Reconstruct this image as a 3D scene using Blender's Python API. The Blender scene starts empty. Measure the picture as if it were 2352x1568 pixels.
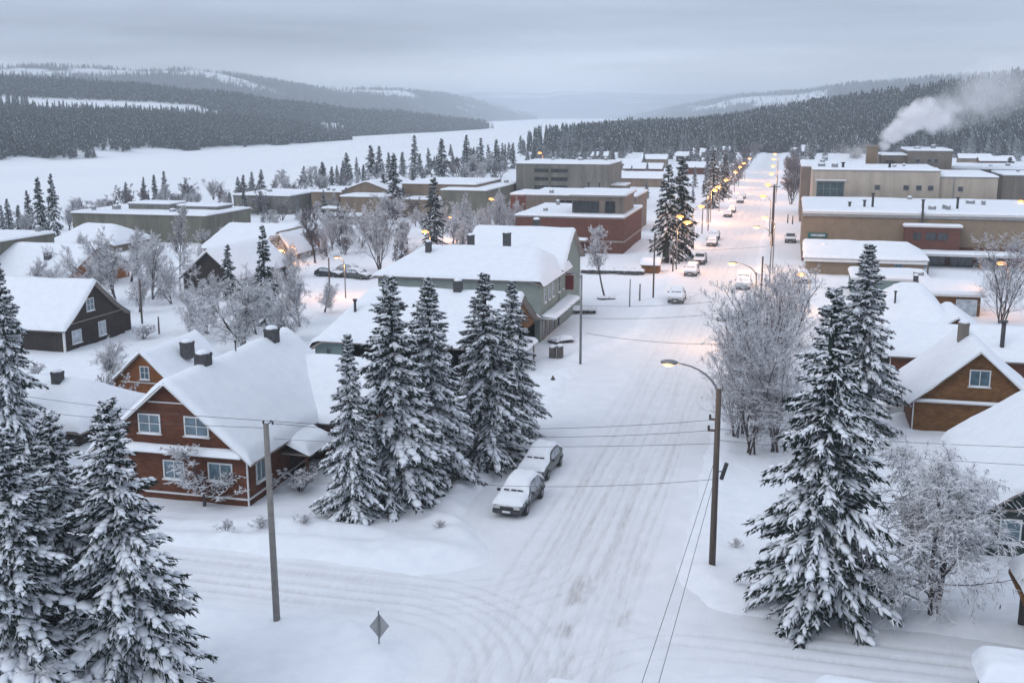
import bpy, math, random
import numpy as np
from mathutils import Vector
SC = bpy.context.scene
COL = SC.collection
R = math.radians
# ------------------------------------------------------------------ camera
S = 1.2                                   # survey units -> metres
CAM_Z = 24.0
PITCH, YAW = R(11.703), R(14.05)
cam = bpy.data.cameras.new('camera'); cam_o = bpy.data.objects.new('camera', cam); COL.objects.link(cam_o)
cam_o.location = (0, 0, CAM_Z); cam_o.rotation_euler = (R(90) - PITCH, 0, YAW)
cam.angle = 2 * math.atan(1176 / 2520); cam.clip_start = 0.5; cam.clip_end = 60000
SC.camera = cam_o
# ------------------------------------------------------------------ sky, sun, exposure
SUN_EL, SUN_AZ = R(38), R(215)
w = bpy.data.worlds.new('World'); SC.world = w; w.use_nodes = True
nt = w.node_tree; nt.nodes.clear()
def N(t, kind, **kw):
    n = t.nodes.new(kind)
    for k, v in kw.items(): setattr(n, k, v)
    return n
out = N(nt, 'ShaderNodeOutputWorld'); bg = N(nt, 'ShaderNodeBackground')
sky = N(nt, 'ShaderNodeTexSky', sky_type='NISHITA', sun_disc=False)
sky.sun_elevation = SUN_EL; sky.sun_rotation = SUN_AZ
skym = N(nt, 'ShaderNodeVectorMath', operation='SCALE'); skym.inputs['Scale'].default_value = 0.08
tc = N(nt, 'ShaderNodeTexCoord'); mp = N(nt, 'ShaderNodeMapping')
mp.inputs['Scale'].default_value = (1.3, 1.3, 17.0); mp.inputs['Rotation'].default_value = (0.02, 0.035, 0)
nz = N(nt, 'ShaderNodeTexNoise'); nz.inputs['Scale'].default_value = 1.6; nz.inputs['Detail'].default_value = 5; nz.inputs['Roughness'].default_value = 0.5
sep = N(nt, 'ShaderNodeSeparateXYZ'); grad = N(nt, 'ShaderNodeValToRGB')
cr = grad.color_ramp
cr.elements[0].position = 0.0; cr.elements[0].color = (0.74, 0.76, 0.80, 1)
cr.elements[1].position = 1.0; cr.elements[1].color = (0.85, 0.93, 1.08, 1)
for p_, c_ in ((0.03, (0.70, 0.73, 0.79, 1)), (0.06, (0.46, 0.52, 0.64, 1)), (0.085, (0.42, 0.48, 0.61, 1)), (0.14, (0.46, 0.53, 0.66, 1)), (0.35, (0.59, 0.66, 0.79, 1))):
    e_ = cr.elements.new(p_); e_.color = c_
cl = N(nt, 'ShaderNodeMapRange'); cl.inputs['From Min'].default_value = 0.32; cl.inputs['From Max'].default_value = 0.68
cl.inputs['To Min'].default_value = 0.62; cl.inputs['To Max'].default_value = 1.38
mulc = N(nt, 'ShaderNodeVectorMath', operation='SCALE')
mixw = N(nt, 'ShaderNodeMix', data_type='RGBA'); mixw.inputs['Factor'].default_value = 0.92
L = nt.links.new
L(tc.outputs['Generated'], mp.inputs['Vector']); L(mp.outputs[0], nz.inputs['Vector']); L(nz.outputs['Fac'], cl.inputs['Value'])
L(tc.outputs['Generated'], sep.inputs[0]); L(sep.outputs['Z'], grad.inputs[0])
L(grad.outputs[0], mulc.inputs[0]); L(cl.outputs[0], mulc.inputs['Scale'])
L(sky.outputs[0], skym.inputs[0]); L(skym.outputs[0], mixw.inputs['A']); L(mulc.outputs[0], mixw.inputs['B'])
L(mixw.outputs['Result'], bg.inputs['Color']); L(bg.outputs[0], out.inputs['Surface'])
bg.inputs['Strength'].default_value = 1.0
sd = bpy.data.lights.new('sun', 'SUN'); sd.energy = 0.75; sd.angle = R(35); sd.color = (1.0, 0.985, 0.965)
sun = bpy.data.objects.new('sun', sd); COL.objects.link(sun)
sv = Vector((math.sin(SUN_AZ) * math.cos(SUN_EL), math.cos(SUN_AZ) * math.cos(SUN_EL), math.sin(SUN_EL)))
sun.rotation_euler = sv.to_track_quat('Z', 'Y').to_euler(); sun.location = (0, -50, 120)
SC.view_settings.view_transform = 'Standard'; SC.view_settings.look = 'None'
SC.view_settings.gamma = 1; SC.view_settings.exposure = 0.07
SC.cycles.use_denoising = True
try: SC.cycles.denoiser = 'OPENIMAGEDENOISE'
except Exception: pass
SC.cycles.use_adaptive_sampling = True; SC.cycles.adaptive_threshold = 0.02
SC.cycles.max_bounces = 8; SC.cycles.diffuse_bounces = 2; SC.cycles.glossy_bounces = 2
SC.cycles.transparent_max_bounces = 6; SC.cycles.volume_bounces = 6; SC.cycles.transmission_bounces = 2
SC.cycles.caustics_reflective = False; SC.cycles.caustics_refractive = False
SC.cycles.sample_clamp_indirect = 4
# ------------------------------------------------------------------ survey helpers (bearing / distance of a ground point)
FP = 2520.0
cp_, sp_, cy_, sy_ = math.cos(PITCH), math.sin(PITCH), math.cos(YAW), math.sin(YAW)
def ray(px, py):
    u, v = px - 1176, py - 784
    y = FP * cp_ - v * sp_; z = -FP * sp_ - v * cp_
    return np.array((u * cy_ - y * sy_, u * sy_ + y * cy_, z))
def at(px, py, z=0.0):
    r = ray(px, py); t = (z - CAM_Z) / r[2]
    return float(r[0] * t), float(r[1] * t)
def topz(px, py, x, y):
    r = ray(px, py); return float(CAM_Z + r[2] * math.hypot(x, y) / math.hypot(r[0], r[1]))
def depth(x, y): return (-x * sy_ + y * cy_) * cp_ + CAM_Z * sp_
def bearing(px):
    r = ray(px, 262); return math.atan2(r[0], r[1])
# ------------------------------------------------------------------ noise
_T = np.random.RandomState(7).rand(256, 256)
def vn(x, y, seed=0):
    x = np.asarray(x, float) + seed * 17.37; y = np.asarray(y, float) + seed * 9.71
    xi = np.floor(x).astype(int); yi = np.floor(y).astype(int); fx = x - xi; fy = y - yi
    fx = fx * fx * (3 - 2 * fx); fy = fy * fy * (3 - 2 * fy)
    a = _T[xi % 256, yi % 256]; b = _T[(xi + 1) % 256, yi % 256]; c = _T[xi % 256, (yi + 1) % 256]; d = _T[(xi + 1) % 256, (yi + 1) % 256]
    return (a * (1 - fx) + b * fx) * (1 - fy) + (c * (1 - fx) + d * fx) * fy
def fbm(x, y, seed=0, o=4):
    r = 0; a = 0.5; s = 0
    for k in range(o):
        r = r + a * vn(x * 2 ** k, y * 2 ** k, seed + k * 3); s += a; a *= 0.5
    return r / s
def sst(a, b, x):
    t = np.clip((np.asarray(x, float) - a) / (b - a), 0, 1); return t * t * (3 - 2 * t)
# ------------------------------------------------------------------ materials
def newmat(name):
    m = bpy.data.materials.new(name); m.use_nodes = True
    t = m.node_tree; b = t.nodes['Principled BSDF']; return m, t, b
def noise_node(t, scale, detail=4, rough=0.6, coord='Object', vec=None):
    n = N(t, 'ShaderNodeTexNoise'); n.inputs['Scale'].default_value = scale; n.inputs['Detail'].default_value = detail; n.inputs['Roughness'].default_value = rough
    if vec is None:
        c = N(t, 'ShaderNodeTexCoord'); t.links.new(c.outputs[coord], n.inputs['Vector'])
    else: t.links.new(vec, n.inputs['Vector'])
    return n
def ramp(t, fac, stops):
    r = N(t, 'ShaderNodeValToRGB'); e = r.color_ramp.elements
    e[0].position, e[0].color = stops[0][0], (*stops[0][1], 1); e[1].position, e[1].color = stops[-1][0], (*stops[-1][1], 1)
    for p, c in stops[1:-1]:
        x = e.new(p); x.color = (*c, 1)
    t.links.new(fac, r.inputs[0]); return r
def bump(t, b, h, strength, dist):
    n = N(t, 'ShaderNodeBump'); n.inputs['Strength'].default_value = strength; n.inputs['Distance'].default_value = dist
    t.links.new(h, n.inputs['Height']); t.links.new(n.outputs[0], b.inputs['Normal'])
def simple(name, c1, c2=None, scale=3, rough=0.8, bs=0.0, bd=0.02, metal=0, spec=0.3, coord='Object', streak=0):
    m, t, b = newmat(name); b.inputs['Roughness'].default_value = rough; b.inputs['Metallic'].default_value = metal
    b.inputs['Specular IOR Level'].default_value = spec
    n = noise_node(t, scale, coord=coord)
    r = ramp(t, n.outputs['Fac'], [(0.3, c1), (0.7, c2 or tuple(0.8 * x for x in c1))])
    if streak:
        g = N(t, 'ShaderNodeNewGeometry'); mp2 = N(t, 'ShaderNodeMapping'); mp2.inputs['Scale'].default_value = (.9, .9, .10); t.links.new(g.outputs['Position'], mp2.inputs['Vector'])
        n3 = noise_node(t, 1.0, 6, 0.7, vec=mp2.outputs[0]); r3 = N(t, 'ShaderNodeMapRange'); r3.inputs['From Min'].default_value = .38; r3.inputs['From Max'].default_value = .66; r3.inputs['To Min'].default_value = 1.1; r3.inputs['To Max'].default_value = 1 - streak
        t.links.new(n3.outputs['Fac'], r3.inputs['Value']); sc2 = N(t, 'ShaderNodeVectorMath', operation='SCALE'); t.links.new(r.outputs[0], sc2.inputs[0]); t.links.new(r3.outputs[0], sc2.inputs['Scale']); t.links.new(sc2.outputs[0], b.inputs['Base Color'])
    else: t.links.new(r.outputs[0], b.inputs['Base Color'])
    if bs: bump(t, b, n.outputs['Fac'], bs, bd)
    return m
SNOWC = (0.83, 0.86, 0.91)
def snow_mat(name, sc, bs, bd):
    m, t, b = newmat(name); b.inputs['Roughness'].default_value = 0.75; b.inputs['Specular IOR Level'].default_value = 0.15
    geo = N(t, 'ShaderNodeNewGeometry')
    n = noise_node(t, sc, 6, 0.62, vec=geo.outputs['Position'])
    r = ramp(t, n.outputs['Fac'], [(0.3, (0.78, 0.82, 0.88)), (0.7, (0.86, 0.885, 0.93))])
    t.links.new(r.outputs[0], b.inputs['Base Color'])
    if bs: bump(t, b, n.outputs['Fac'], bs, bd)
    return m
M = {}
M['snow'] = snow_mat('snow', 1.3, 0.35, 0.12)
M['treesnow'] = snow_mat('branch snow', 6.0, 0.4, 0.05)
# ground and road snow: dirt comes from a stored attribute (tyre wear, grit)
m, t, b = newmat('packed road snow'); b.inputs['Roughness'].default_value = 0.7; b.inputs['Specular IOR Level'].default_value = 0.2
at_ = N(t, 'ShaderNodeAttribute', attribute_name='dirt'); geo = N(t, 'ShaderNodeNewGeometry')
n1 = noise_node(t, 0.6, 6, 0.65, vec=geo.outputs['Position'])
mpn = N(t, 'ShaderNodeMapping'); mpn.inputs['Scale'].default_value = (3.0, 0.35, 1)
t.links.new(geo.outputs['Position'], mpn.inputs['Vector']); n2 = noise_node(t, 2.2, 6, 0.7, vec=mpn.outputs[0])
r1 = ramp(t, n1.outputs['Fac'], [(0.3, (0.74, 0.765, 0.81)), (0.7, (0.82, 0.845, 0.885))])
mx = N(t, 'ShaderNodeMix', data_type='RGBA'); mx.inputs['B'].default_value = (0.37, 0.345, 0.33, 1)
ml = N(t, 'ShaderNodeMath', operation='MULTIPLY'); mr = N(t, 'ShaderNodeMapRange'); mr.inputs['From Min'].default_value = 0.35; mr.inputs['From Max'].default_value = 0.72
mr.inputs['To Min'].default_value = 0.15; mr.inputs['To Max'].default_value = 1.0
t.links.new(n2.outputs['Fac'], mr.inputs['Value']); t.links.new(at_.outputs['Fac'], ml.inputs[0]); t.links.new(mr.outputs[0], ml.inputs[1])
t.links.new(ml.outputs[0], mx.inputs['Factor']); t.links.new(r1.outputs[0], mx.inputs['A']); t.links.new(mx.outputs['Result'], b.inputs['Base Color'])
bump(t, b, n2.outputs['Fac'], 0.35, 0.08); M['roadsnow'] = m
# lake ice under snow
m, t, b = newmat('lake snow'); b.inputs['Roughness'].default_value = 0.7
geo = N(t, 'ShaderNodeNewGeometry'); mpn = N(t, 'ShaderNodeMapping'); mpn.inputs['Scale'].default_value = (0.02, 0.006, 1); mpn.inputs['Rotation'].default_value = (0, 0, 0.4)
t.links.new(geo.outputs['Position'], mpn.inputs['Vector']); n = noise_node(t, 1.0, 6, 0.6, vec=mpn.outputs[0])
r = ramp(t, n.outputs['Fac'], [(0.3, (0.79, 0.82, 0.87)), (0.7, (0.86, 0.88, 0.91))]); t.links.new(r.outputs[0], b.inputs['Base Color']); M['lake'] = m
# hill floor: forest floor seen through trees, with open snowfields from a stored attribute
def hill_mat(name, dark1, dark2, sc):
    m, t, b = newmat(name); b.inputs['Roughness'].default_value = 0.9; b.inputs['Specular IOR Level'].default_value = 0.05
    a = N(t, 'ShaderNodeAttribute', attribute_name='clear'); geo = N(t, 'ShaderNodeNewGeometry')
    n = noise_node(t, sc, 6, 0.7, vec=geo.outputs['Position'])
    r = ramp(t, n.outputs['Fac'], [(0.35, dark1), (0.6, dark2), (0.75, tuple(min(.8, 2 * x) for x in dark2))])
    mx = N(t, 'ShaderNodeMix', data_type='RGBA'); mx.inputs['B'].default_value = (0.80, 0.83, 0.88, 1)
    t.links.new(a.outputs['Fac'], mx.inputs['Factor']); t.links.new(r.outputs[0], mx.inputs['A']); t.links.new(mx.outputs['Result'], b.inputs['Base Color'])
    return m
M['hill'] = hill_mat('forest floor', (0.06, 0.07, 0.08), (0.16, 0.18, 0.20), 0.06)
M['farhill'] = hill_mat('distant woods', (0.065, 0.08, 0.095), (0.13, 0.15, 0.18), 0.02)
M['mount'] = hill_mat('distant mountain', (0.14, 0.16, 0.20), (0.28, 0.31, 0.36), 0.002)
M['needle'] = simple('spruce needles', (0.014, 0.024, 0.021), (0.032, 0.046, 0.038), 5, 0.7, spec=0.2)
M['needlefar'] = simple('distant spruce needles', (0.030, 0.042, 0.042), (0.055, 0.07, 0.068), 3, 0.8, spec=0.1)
M['bark'] = simple('bark', (0.07, 0.055, 0.05), (0.13, 0.11, 0.10), 9, 0.9, 0.4)
# twigs: snow lies on their upper side
def twig_mat(name, lo, hi, th):
    m, t, b = newmat(name); b.inputs['Roughness'].default_value = 0.85; b.inputs['Specular IOR Level'].default_value = 0.1
    g = N(t, 'ShaderNodeNewGeometry'); s = N(t, 'ShaderNodeSeparateXYZ'); t.links.new(g.outputs['True Normal'], s.inputs[0])
    n = noise_node(t, 4.0, 2, vec=g.outputs['Position']); ad = N(t, 'ShaderNodeMath', operation='ADD')
    t.links.new(s.outputs['Z'], ad.inputs[0]); t.links.new(n.outputs['Fac'], ad.inputs[1])
    mr = N(t, 'ShaderNodeMapRange'); mr.inputs['From Min'].default_value = th; mr.inputs['From Max'].default_value = th + 0.25
    t.links.new(ad.outputs[0], mr.inputs['Value'])
    mx = N(t, 'ShaderNodeMix', data_type='RGBA'); mx.inputs['A'].default_value = (*lo, 1); mx.inputs['B'].default_value = (*hi, 1)
    t.links.new(mr.outputs[0], mx.inputs['Factor']); t.links.new(mx.outputs['Result'], b.inputs['Base Color']); return m
M['limb'] = twig_mat('limb with snow', (0.085, 0.07, 0.07), (0.80, 0.82, 0.87), 0.85)
M['twig'] = twig_mat('frosted twig', (0.12, 0.105, 0.12), (0.84, 0.85, 0.89), 0.50)
M['twigdark'] = twig_mat('bare twig', (0.085, 0.068, 0.072), (0.74, 0.75, 0.81), 0.85)
M['twigthin'] = twig_mat('thin frosted twig', (0.10, 0.085, 0.09), (0.76, 0.77, 0.82), 0.62)
def siding(name, c1, c2, course, vert=False, rough=0.85, var=0.5):
    m, t, b = newmat(name); b.inputs['Roughness'].default_value = rough; b.inputs['Specular IOR Level'].default_value = 0.2
    c = N(t, 'ShaderNodeTexCoord'); sp = N(t, 'ShaderNodeSeparateXYZ'); t.links.new(c.outputs['Object'], sp.inputs[0])
    ad = N(t, 'ShaderNodeMath', operation='ADD'); t.links.new(sp.outputs['X'], ad.inputs[0]); t.links.new(sp.outputs['Y'], ad.inputs[1])
    cb = N(t, 'ShaderNodeCombineXYZ'); t.links.new(ad.outputs[0], cb.inputs['X']); t.links.new(sp.outputs['Z'], cb.inputs['Y'])
    br = N(t, 'ShaderNodeTexBrick'); br.inputs['Scale'].default_value = 1.0; br.inputs['Brick Width'].default_value = course * (0.4 if vert else 2.2); br.inputs['Row Height'].default_value = course * (9 if vert else 1)
    br.inputs['Mortar Size'].default_value = 0.012; br.inputs['Mortar Smooth'].default_value = 0.4
    br.inputs['Color1'].default_value = (*c1, 1); br.inputs['Color2'].default_value = (*c2, 1); br.inputs['Mortar'].default_value = (*[0.55 * x for x in c1], 1)
    t.links.new(cb.outputs[0], br.inputs['Vector'])
    n = noise_node(t, 0.9, 6, 0.7); mr = N(t, 'ShaderNodeMapRange'); mr.inputs['From Min'].default_value = 0.3; mr.inputs['From Max'].default_value = 0.7
    mr.inputs['To Min'].default_value = 1 - var * 0.5; mr.inputs['To Max'].default_value = 1 + var * 0.5; t.links.new(n.outputs['Fac'], mr.inputs['Value'])
    sc = N(t, 'ShaderNodeVectorMath', operation='SCALE'); t.links.new(br.outputs['Color'], sc.inputs[0]); t.links.new(mr.outputs[0], sc.inputs['Scale'])
    t.links.new(sc.outputs[0], b.inputs['Base Color']); bump(t, b, br.outputs['Fac'], -0.5, 0.03); return m
M['brown'] = siding('red brown shingles', (0.150, 0.060, 0.035), (0.105, 0.040, 0.024), 0.16)
M['brown2'] = siding('brown shingles', (0.20, 0.10, 0.042), (0.14, 0.066, 0.028), 0.16)
M['orange'] = siding('orange boards', (0.30, 0.12, 0.045), (0.24, 0.09, 0.035), 0.2)
M['dark'] = siding('weathered dark boards', (0.060, 0.050, 0.046), (0.040, 0.034, 0.033), 0.2, True)
M['green'] = siding('pale green siding', (0.25, 0.29, 0.265), (0.23, 0.27, 0.245), 0.18, var=0.25)
M['teal'] = siding('grey teal siding', (0.20, 0.265, 0.265), (0.18, 0.245, 0.245), 0.18, var=0.25)
M['dkgreen'] = siding('dark green boards', (0.045, 0.065, 0.06), (0.035, 0.05, 0.047), 0.2, True)
M['brick'] = siding('red brick', (0.165, 0.074, 0.056), (0.128, 0.056, 0.044), 0.09, var=0.35)
M['tan'] = siding('tan brick', (0.30, 0.235, 0.17), (0.255, 0.195, 0.14), 0.10, var=0.25)
M['cream'] = simple('cream stucco', (0.46, 0.41, 0.345), (0.40, 0.355, 0.30), 0.35, 0.9, 0.1, streak=0.14)
M['olive'] = simple('olive grey render', (0.205, 0.20, 0.16), (0.16, 0.16, 0.13), 0.3, 0.9, 0.1, streak=0.3)
M['concrete'] = simple('weathered concrete', (0.225, 0.225, 0.20), (0.165, 0.168, 0.15), 0.3, 0.9, 0.15, streak=0.3)
M['schooltan'] = simple('tan render', (0.265, 0.205, 0.15), (0.21, 0.165, 0.125), 0.35, 0.9, 0.1, streak=0.25)
M['grey'] = simple('grey brown blocks', (0.215, 0.19, 0.165), (0.17, 0.15, 0.13), 0.5, 0.9, 0.1, streak=0.25)
M['white'] = simple('white trim', (0.72, 0.72, 0.72), (0.62, 0.63, 0.64), 2, 0.6)
M['greytrim'] = simple('grey metal trim', (0.30, 0.31, 0.32), (0.22, 0.23, 0.24), 2, 0.6)
M['roofdark'] = simple('dark roofing', (0.055, 0.05, 0.05), (0.09, 0.085, 0.08), 2, 0.9)
M['eave'] = simple('eave boards', (0.33, 0.29, 0.26), (0.22, 0.19, 0.17), 2, 0.8)
M['chimney'] = simple('soot dark chimney', (0.05, 0.05, 0.055), (0.10, 0.10, 0.105), 4, 0.9, 0.3)
M['wood'] = simple('weathered pole wood', (0.155, 0.125, 0.105), (0.075, 0.06, 0.052), 6, 0.9, 0.5, coord='Generated')
M['woodgrey'] = simple('pale grey pole', (0.27, 0.255, 0.24), (0.19, 0.18, 0.17), 5, 0.85, 0.3)
M['steel'] = simple('galvanised steel', (0.27, 0.28, 0.29), (0.17, 0.175, 0.18), 6, 0.45, metal=0.7)
M['darkmetal'] = simple('dark metal', (0.045, 0.045, 0.05), (0.08, 0.08, 0.085), 6, 0.5, metal=0.3)
M['wire'] = simple('black cable', (0.05, 0.05, 0.055), (0.07, 0.07, 0.075), 3, 0.6)
M['rubber'] = simple('tyre rubber', (0.025, 0.025, 0.027), (0.05, 0.05, 0.05), 6, 0.9)
M['red'] = simple('red panel', (0.17, 0.035, 0.035), (0.12, 0.03, 0.03), 3, 0.6)
M['signgreen'] = simple('teal sign board', (0.02, 0.16, 0.15), (0.015, 0.11, 0.11), 3, 0.5)
M['signback'] = simple('bare sign back', (0.36, 0.37, 0.38), (0.28, 0.29, 0.30), 3, 0.6)
M['stone'] = simple('dark stone', (0.09, 0.085, 0.08), (0.16, 0.15, 0.14), 2.5, 0.9, 0.5)
def paint(name, c): return simple(name, c, tuple(0.8 * x for x in c), 2, 0.35, spec=0.5)
M['carblack'] = paint('dark car paint', (0.035, 0.04, 0.048)); M['cargrey'] = paint('grey green car paint', (0.09, 0.10, 0.10))
M['carwhite'] = paint('white car paint', (0.62, 0.63, 0.65)); M['carred'] = paint('red car paint', (0.28, 0.03, 0.03)); M['carsilver'] = paint('silver car paint', (0.33, 0.34, 0.36))
def frosty(name, c):
    m, t, b = newmat(name); b.inputs['Roughness'].default_value = .5; n = noise_node(t, 3.2, 6, .7); g = N(t, 'ShaderNodeNewGeometry'); sp = N(t, 'ShaderNodeSeparateXYZ'); t.links.new(g.outputs['Normal'], sp.inputs[0])
    a = N(t, 'ShaderNodeMath', operation='MULTIPLY_ADD'); a.inputs[1].default_value = .35; t.links.new(sp.outputs['Z'], a.inputs[0]); t.links.new(n.outputs['Fac'], a.inputs[2])
    r = ramp(t, a.outputs[0], [(.52, c), (.70, (.50, .53, .57)), (.88, (.80, .83, .88))]); t.links.new(r.outputs[0], b.inputs['Base Color']); return m
M['carfrost1'] = frosty('frosted dark paint', (.03, .035, .042)); M['carfrost2'] = frosty('frosted grey green paint', (.06, .07, .07))
def glass(name, c, rough=0.12):
    m, t, b = newmat(name); b.inputs['Base Color'].default_value = (*c, 1); b.inputs['Roughness'].default_value = rough; b.inputs['Specular IOR Level'].default_value = 0.8
    n = noise_node(t, 1.7, 3); r = ramp(t, n.outputs['Fac'], [(0.35, tuple(0.7 * x for x in c)), (0.65, tuple(1.3 * x for x in c))]); t.links.new(r.outputs[0], b.inputs['Base Color']); return m
M['pane'] = glass('window glass', (0.10, 0.16, 0.20)); M['panedark'] = glass('dark glass', (0.020, 0.028, 0.034)); M['paneteal'] = glass('teal glass', (0.025, 0.065, 0.07))
M['panefrost'] = glass('frosted pane', (0.42, 0.47, 0.52), 0.5)
def emit(name, c, s):
    m, t, b = newmat(name); b.inputs['Base Color'].default_value = (*c, 1); b.inputs['Emission Color'].default_value = (*c, 1); b.inputs['Emission Strength'].default_value = s; return m
M['lamp'] = emit('sodium lamp glow', (1.0, 0.40, 0.12), 1.9); M['lampwarm'] = emit('warm white lamp glow', (1.0, 0.52, 0.20), 2.4)
M['headlight'] = simple('headlight lens', (0.5, 0.5, 0.5), (0.4, 0.4, 0.42), 3, 0.2); M['tail'] = emit('tail light', (1.0, 0.06, 0.03), 2.0)
# ------------------------------------------------------------------ mesh helpers
def tag(o, label=None, cat=None, group=None, kind=None):
    if label: o['label'] = label
    if cat: o['category'] = cat
    if group: o['group'] = group
    if kind: o['kind'] = kind
    return o
def empty(name, loc, rz=0):
    o = bpy.data.objects.new(name, None); COL.objects.link(o); o.location = loc; o.rotation_euler = (0, 0, rz); o.empty_display_size = 0.5; return o
def tri_mesh(name, V, F, mat=None, smooth=False, mi=None, quads=False):
    V = np.ascontiguousarray(V, dtype=np.float32); F = np.ascontiguousarray(F, dtype=np.int32); k = F.shape[1]
    me = bpy.data.meshes.new(name); me.vertices.add(len(V)); me.vertices.foreach_set('co', V.ravel())
    me.loops.add(F.size); me.loops.foreach_set('vertex_index', F.ravel())
    me.polygons.add(len(F)); me.polygons.foreach_set('loop_start', np.arange(0, F.size, k, dtype=np.int32))
    if smooth: me.polygons.foreach_set('use_smooth', np.ones(len(F), dtype=bool))
    for x in (mat if isinstance(mat, (list, tuple)) else [mat]): me.materials.append(x)
    if mi is not None: me.polygons.foreach_set('material_index', np.asarray(mi, dtype=np.int32))
    me.update(calc_edges=True); return me
def link(name, me, parent=None, loc=(0, 0, 0)):
    o = bpy.data.objects.new(name, me); COL.objects.link(o); o.location = loc
    if parent is not None: o.parent = parent
    return o
class MB:
    def __init__(s): s.v = []; s.f = []
    def box(s, x0, x1, y0, y1, z0, z1):
        k = len(s.v); s.v += [(x, y, z) for z in (z0, z1) for x, y in ((x0, y0), (x1, y0), (x1, y1), (x0, y1))]
        s.f += [(k, k + 3, k + 2, k + 1), (k + 4, k + 5, k + 6, k + 7)] + [(k + i, k + (i + 1) % 4, k + 4 + (i + 1) % 4, k + 4 + i) for i in range(4)]; return s
    def obox(s, O, U, V, W):       # oriented box from corner O with edge vectors
        k = len(s.v); O, U, V, W = map(Vector, (O, U, V, W))
        s.v += [tuple(p) for p in (O, O + U, O + U + V, O + V, O + W, O + U + W, O + U + V + W, O + V + W)]
        s.f += [(k, k + 3, k + 2, k + 1), (k + 4, k + 5, k + 6, k + 7)] + [(k + i, k + (i + 1) % 4, k + 4 + (i + 1) % 4, k + 4 + i) for i in range(4)]; return s
    def tube(s, pts, rad, n=8, cap=True):
        pts = [Vector(p) for p in pts]; rr = rad if isinstance(rad, (list, tuple)) else [rad] * len(pts); k = len(s.v)
        for i, p in enumerate(pts):
            d = (pts[min(i + 1, len(pts) - 1)] - pts[max(i - 1, 0)]).normalized()
            a = d.cross(Vector((0, 0, 1)) if abs(d.z) < 0.9 else Vector((1, 0, 0))).normalized(); b = d.cross(a)
            s.v += [tuple(p + rr[i] * (math.cos(2 * math.pi * j / n) * a + math.sin(2 * math.pi * j / n) * b)) for j in range(n)]
        for i in range(len(pts) - 1):
            s.f += [(k + i * n + j, k + i * n + (j + 1) % n, k + (i + 1) * n + (j + 1) % n, k + (i + 1) * n + j) for j in range(n)]
        if cap: s.f += [tuple(k + j for j in range(n))[::-1], tuple(k + (len(pts) - 1) * n + j for j in range(n))]
        return s
    def prism(s, poly, d):         # polygon (3d points) pushed along d
        k = len(s.v); n = len(poly); d = Vector(d)
        s.v += [tuple(p) for p in poly] + [tuple(Vector(p) + d) for p in poly]
        s.f += [tuple(range(k, k + n))[::-1], tuple(range(k + n, k + 2 * n))] + [(k + i, k + (i + 1) % n, k + n + (i + 1) % n, k + n + i) for i in range(n)]; return s
    def ball(s, c, r, nu=8, nv=5, sq=(1, 1, 1)):
        k = len(s.v)
        for i in range(1, nv):
            a = math.pi * i / nv
            s.v += [(c[0] + sq[0] * r * math.sin(a) * math.cos(2 * math.pi * j / nu), c[1] + sq[1] * r * math.sin(a) * math.sin(2 * math.pi * j / nu), c[2] + sq[2] * r * math.cos(a)) for j in range(nu)]
        s.v += [(c[0], c[1], c[2] + sq[2] * r), (c[0], c[1], c[2] - sq[2] * r)]; T, B = len(s.v) - 2, len(s.v) - 1
        for i in range(nv - 2): s.f += [(k + i * nu + j, k + (i + 1) * nu + j, k + (i + 1) * nu + (j + 1) % nu, k + i * nu + (j + 1) % nu) for j in range(nu)]
        s.f += [(T, k + j, k + (j + 1) % nu) for j in range(nu)] + [(B, k + (nv - 2) * nu + (j + 1) % nu, k + (nv - 2) * nu + j) for j in range(nu)]; return s
    def mesh(s, name, mat, smooth=False):
        me = bpy.data.meshes.new(name); me.from_pydata(s.v, [], s.f); me.materials.append(mat)
        if smooth: me.polygons.foreach_set('use_smooth', np.ones(len(me.polygons), dtype=bool))
        me.update(); return me
    def build(s, name, mat, parent=None, smooth=False, loc=(0, 0, 0)): return link(name, s.mesh(name, mat, smooth), parent, loc)
def grid_mesh(name, X, Y, Z, mat, smooth=True, keep=None, attr=None):
    ny, nx = X.shape; V = np.stack([X, Y, Z], -1).reshape(-1, 3)
    i = np.arange(ny - 1)[:, None] * nx + np.arange(nx - 1)[None, :]
    F = np.stack([i, i + 1, i + nx + 1, i + nx], -1).reshape(-1, 4)
    if keep is not None: F = F[keep.reshape(-1)]
    me = tri_mesh(name, V, F, mat, smooth)
    if attr:
        for an, av in attr.items():
            a = me.attributes.new(an, 'FLOAT', 'POINT'); a.data.foreach_set('value', np.ascontiguousarray(av, dtype=np.float32).ravel())
    return me
def copy_tree(o, parent=None):
    c = o.copy(); COL.objects.link(c); c.parent = parent
    for ch in list(o.children): copy_tree(ch, c)
    return c
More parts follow.
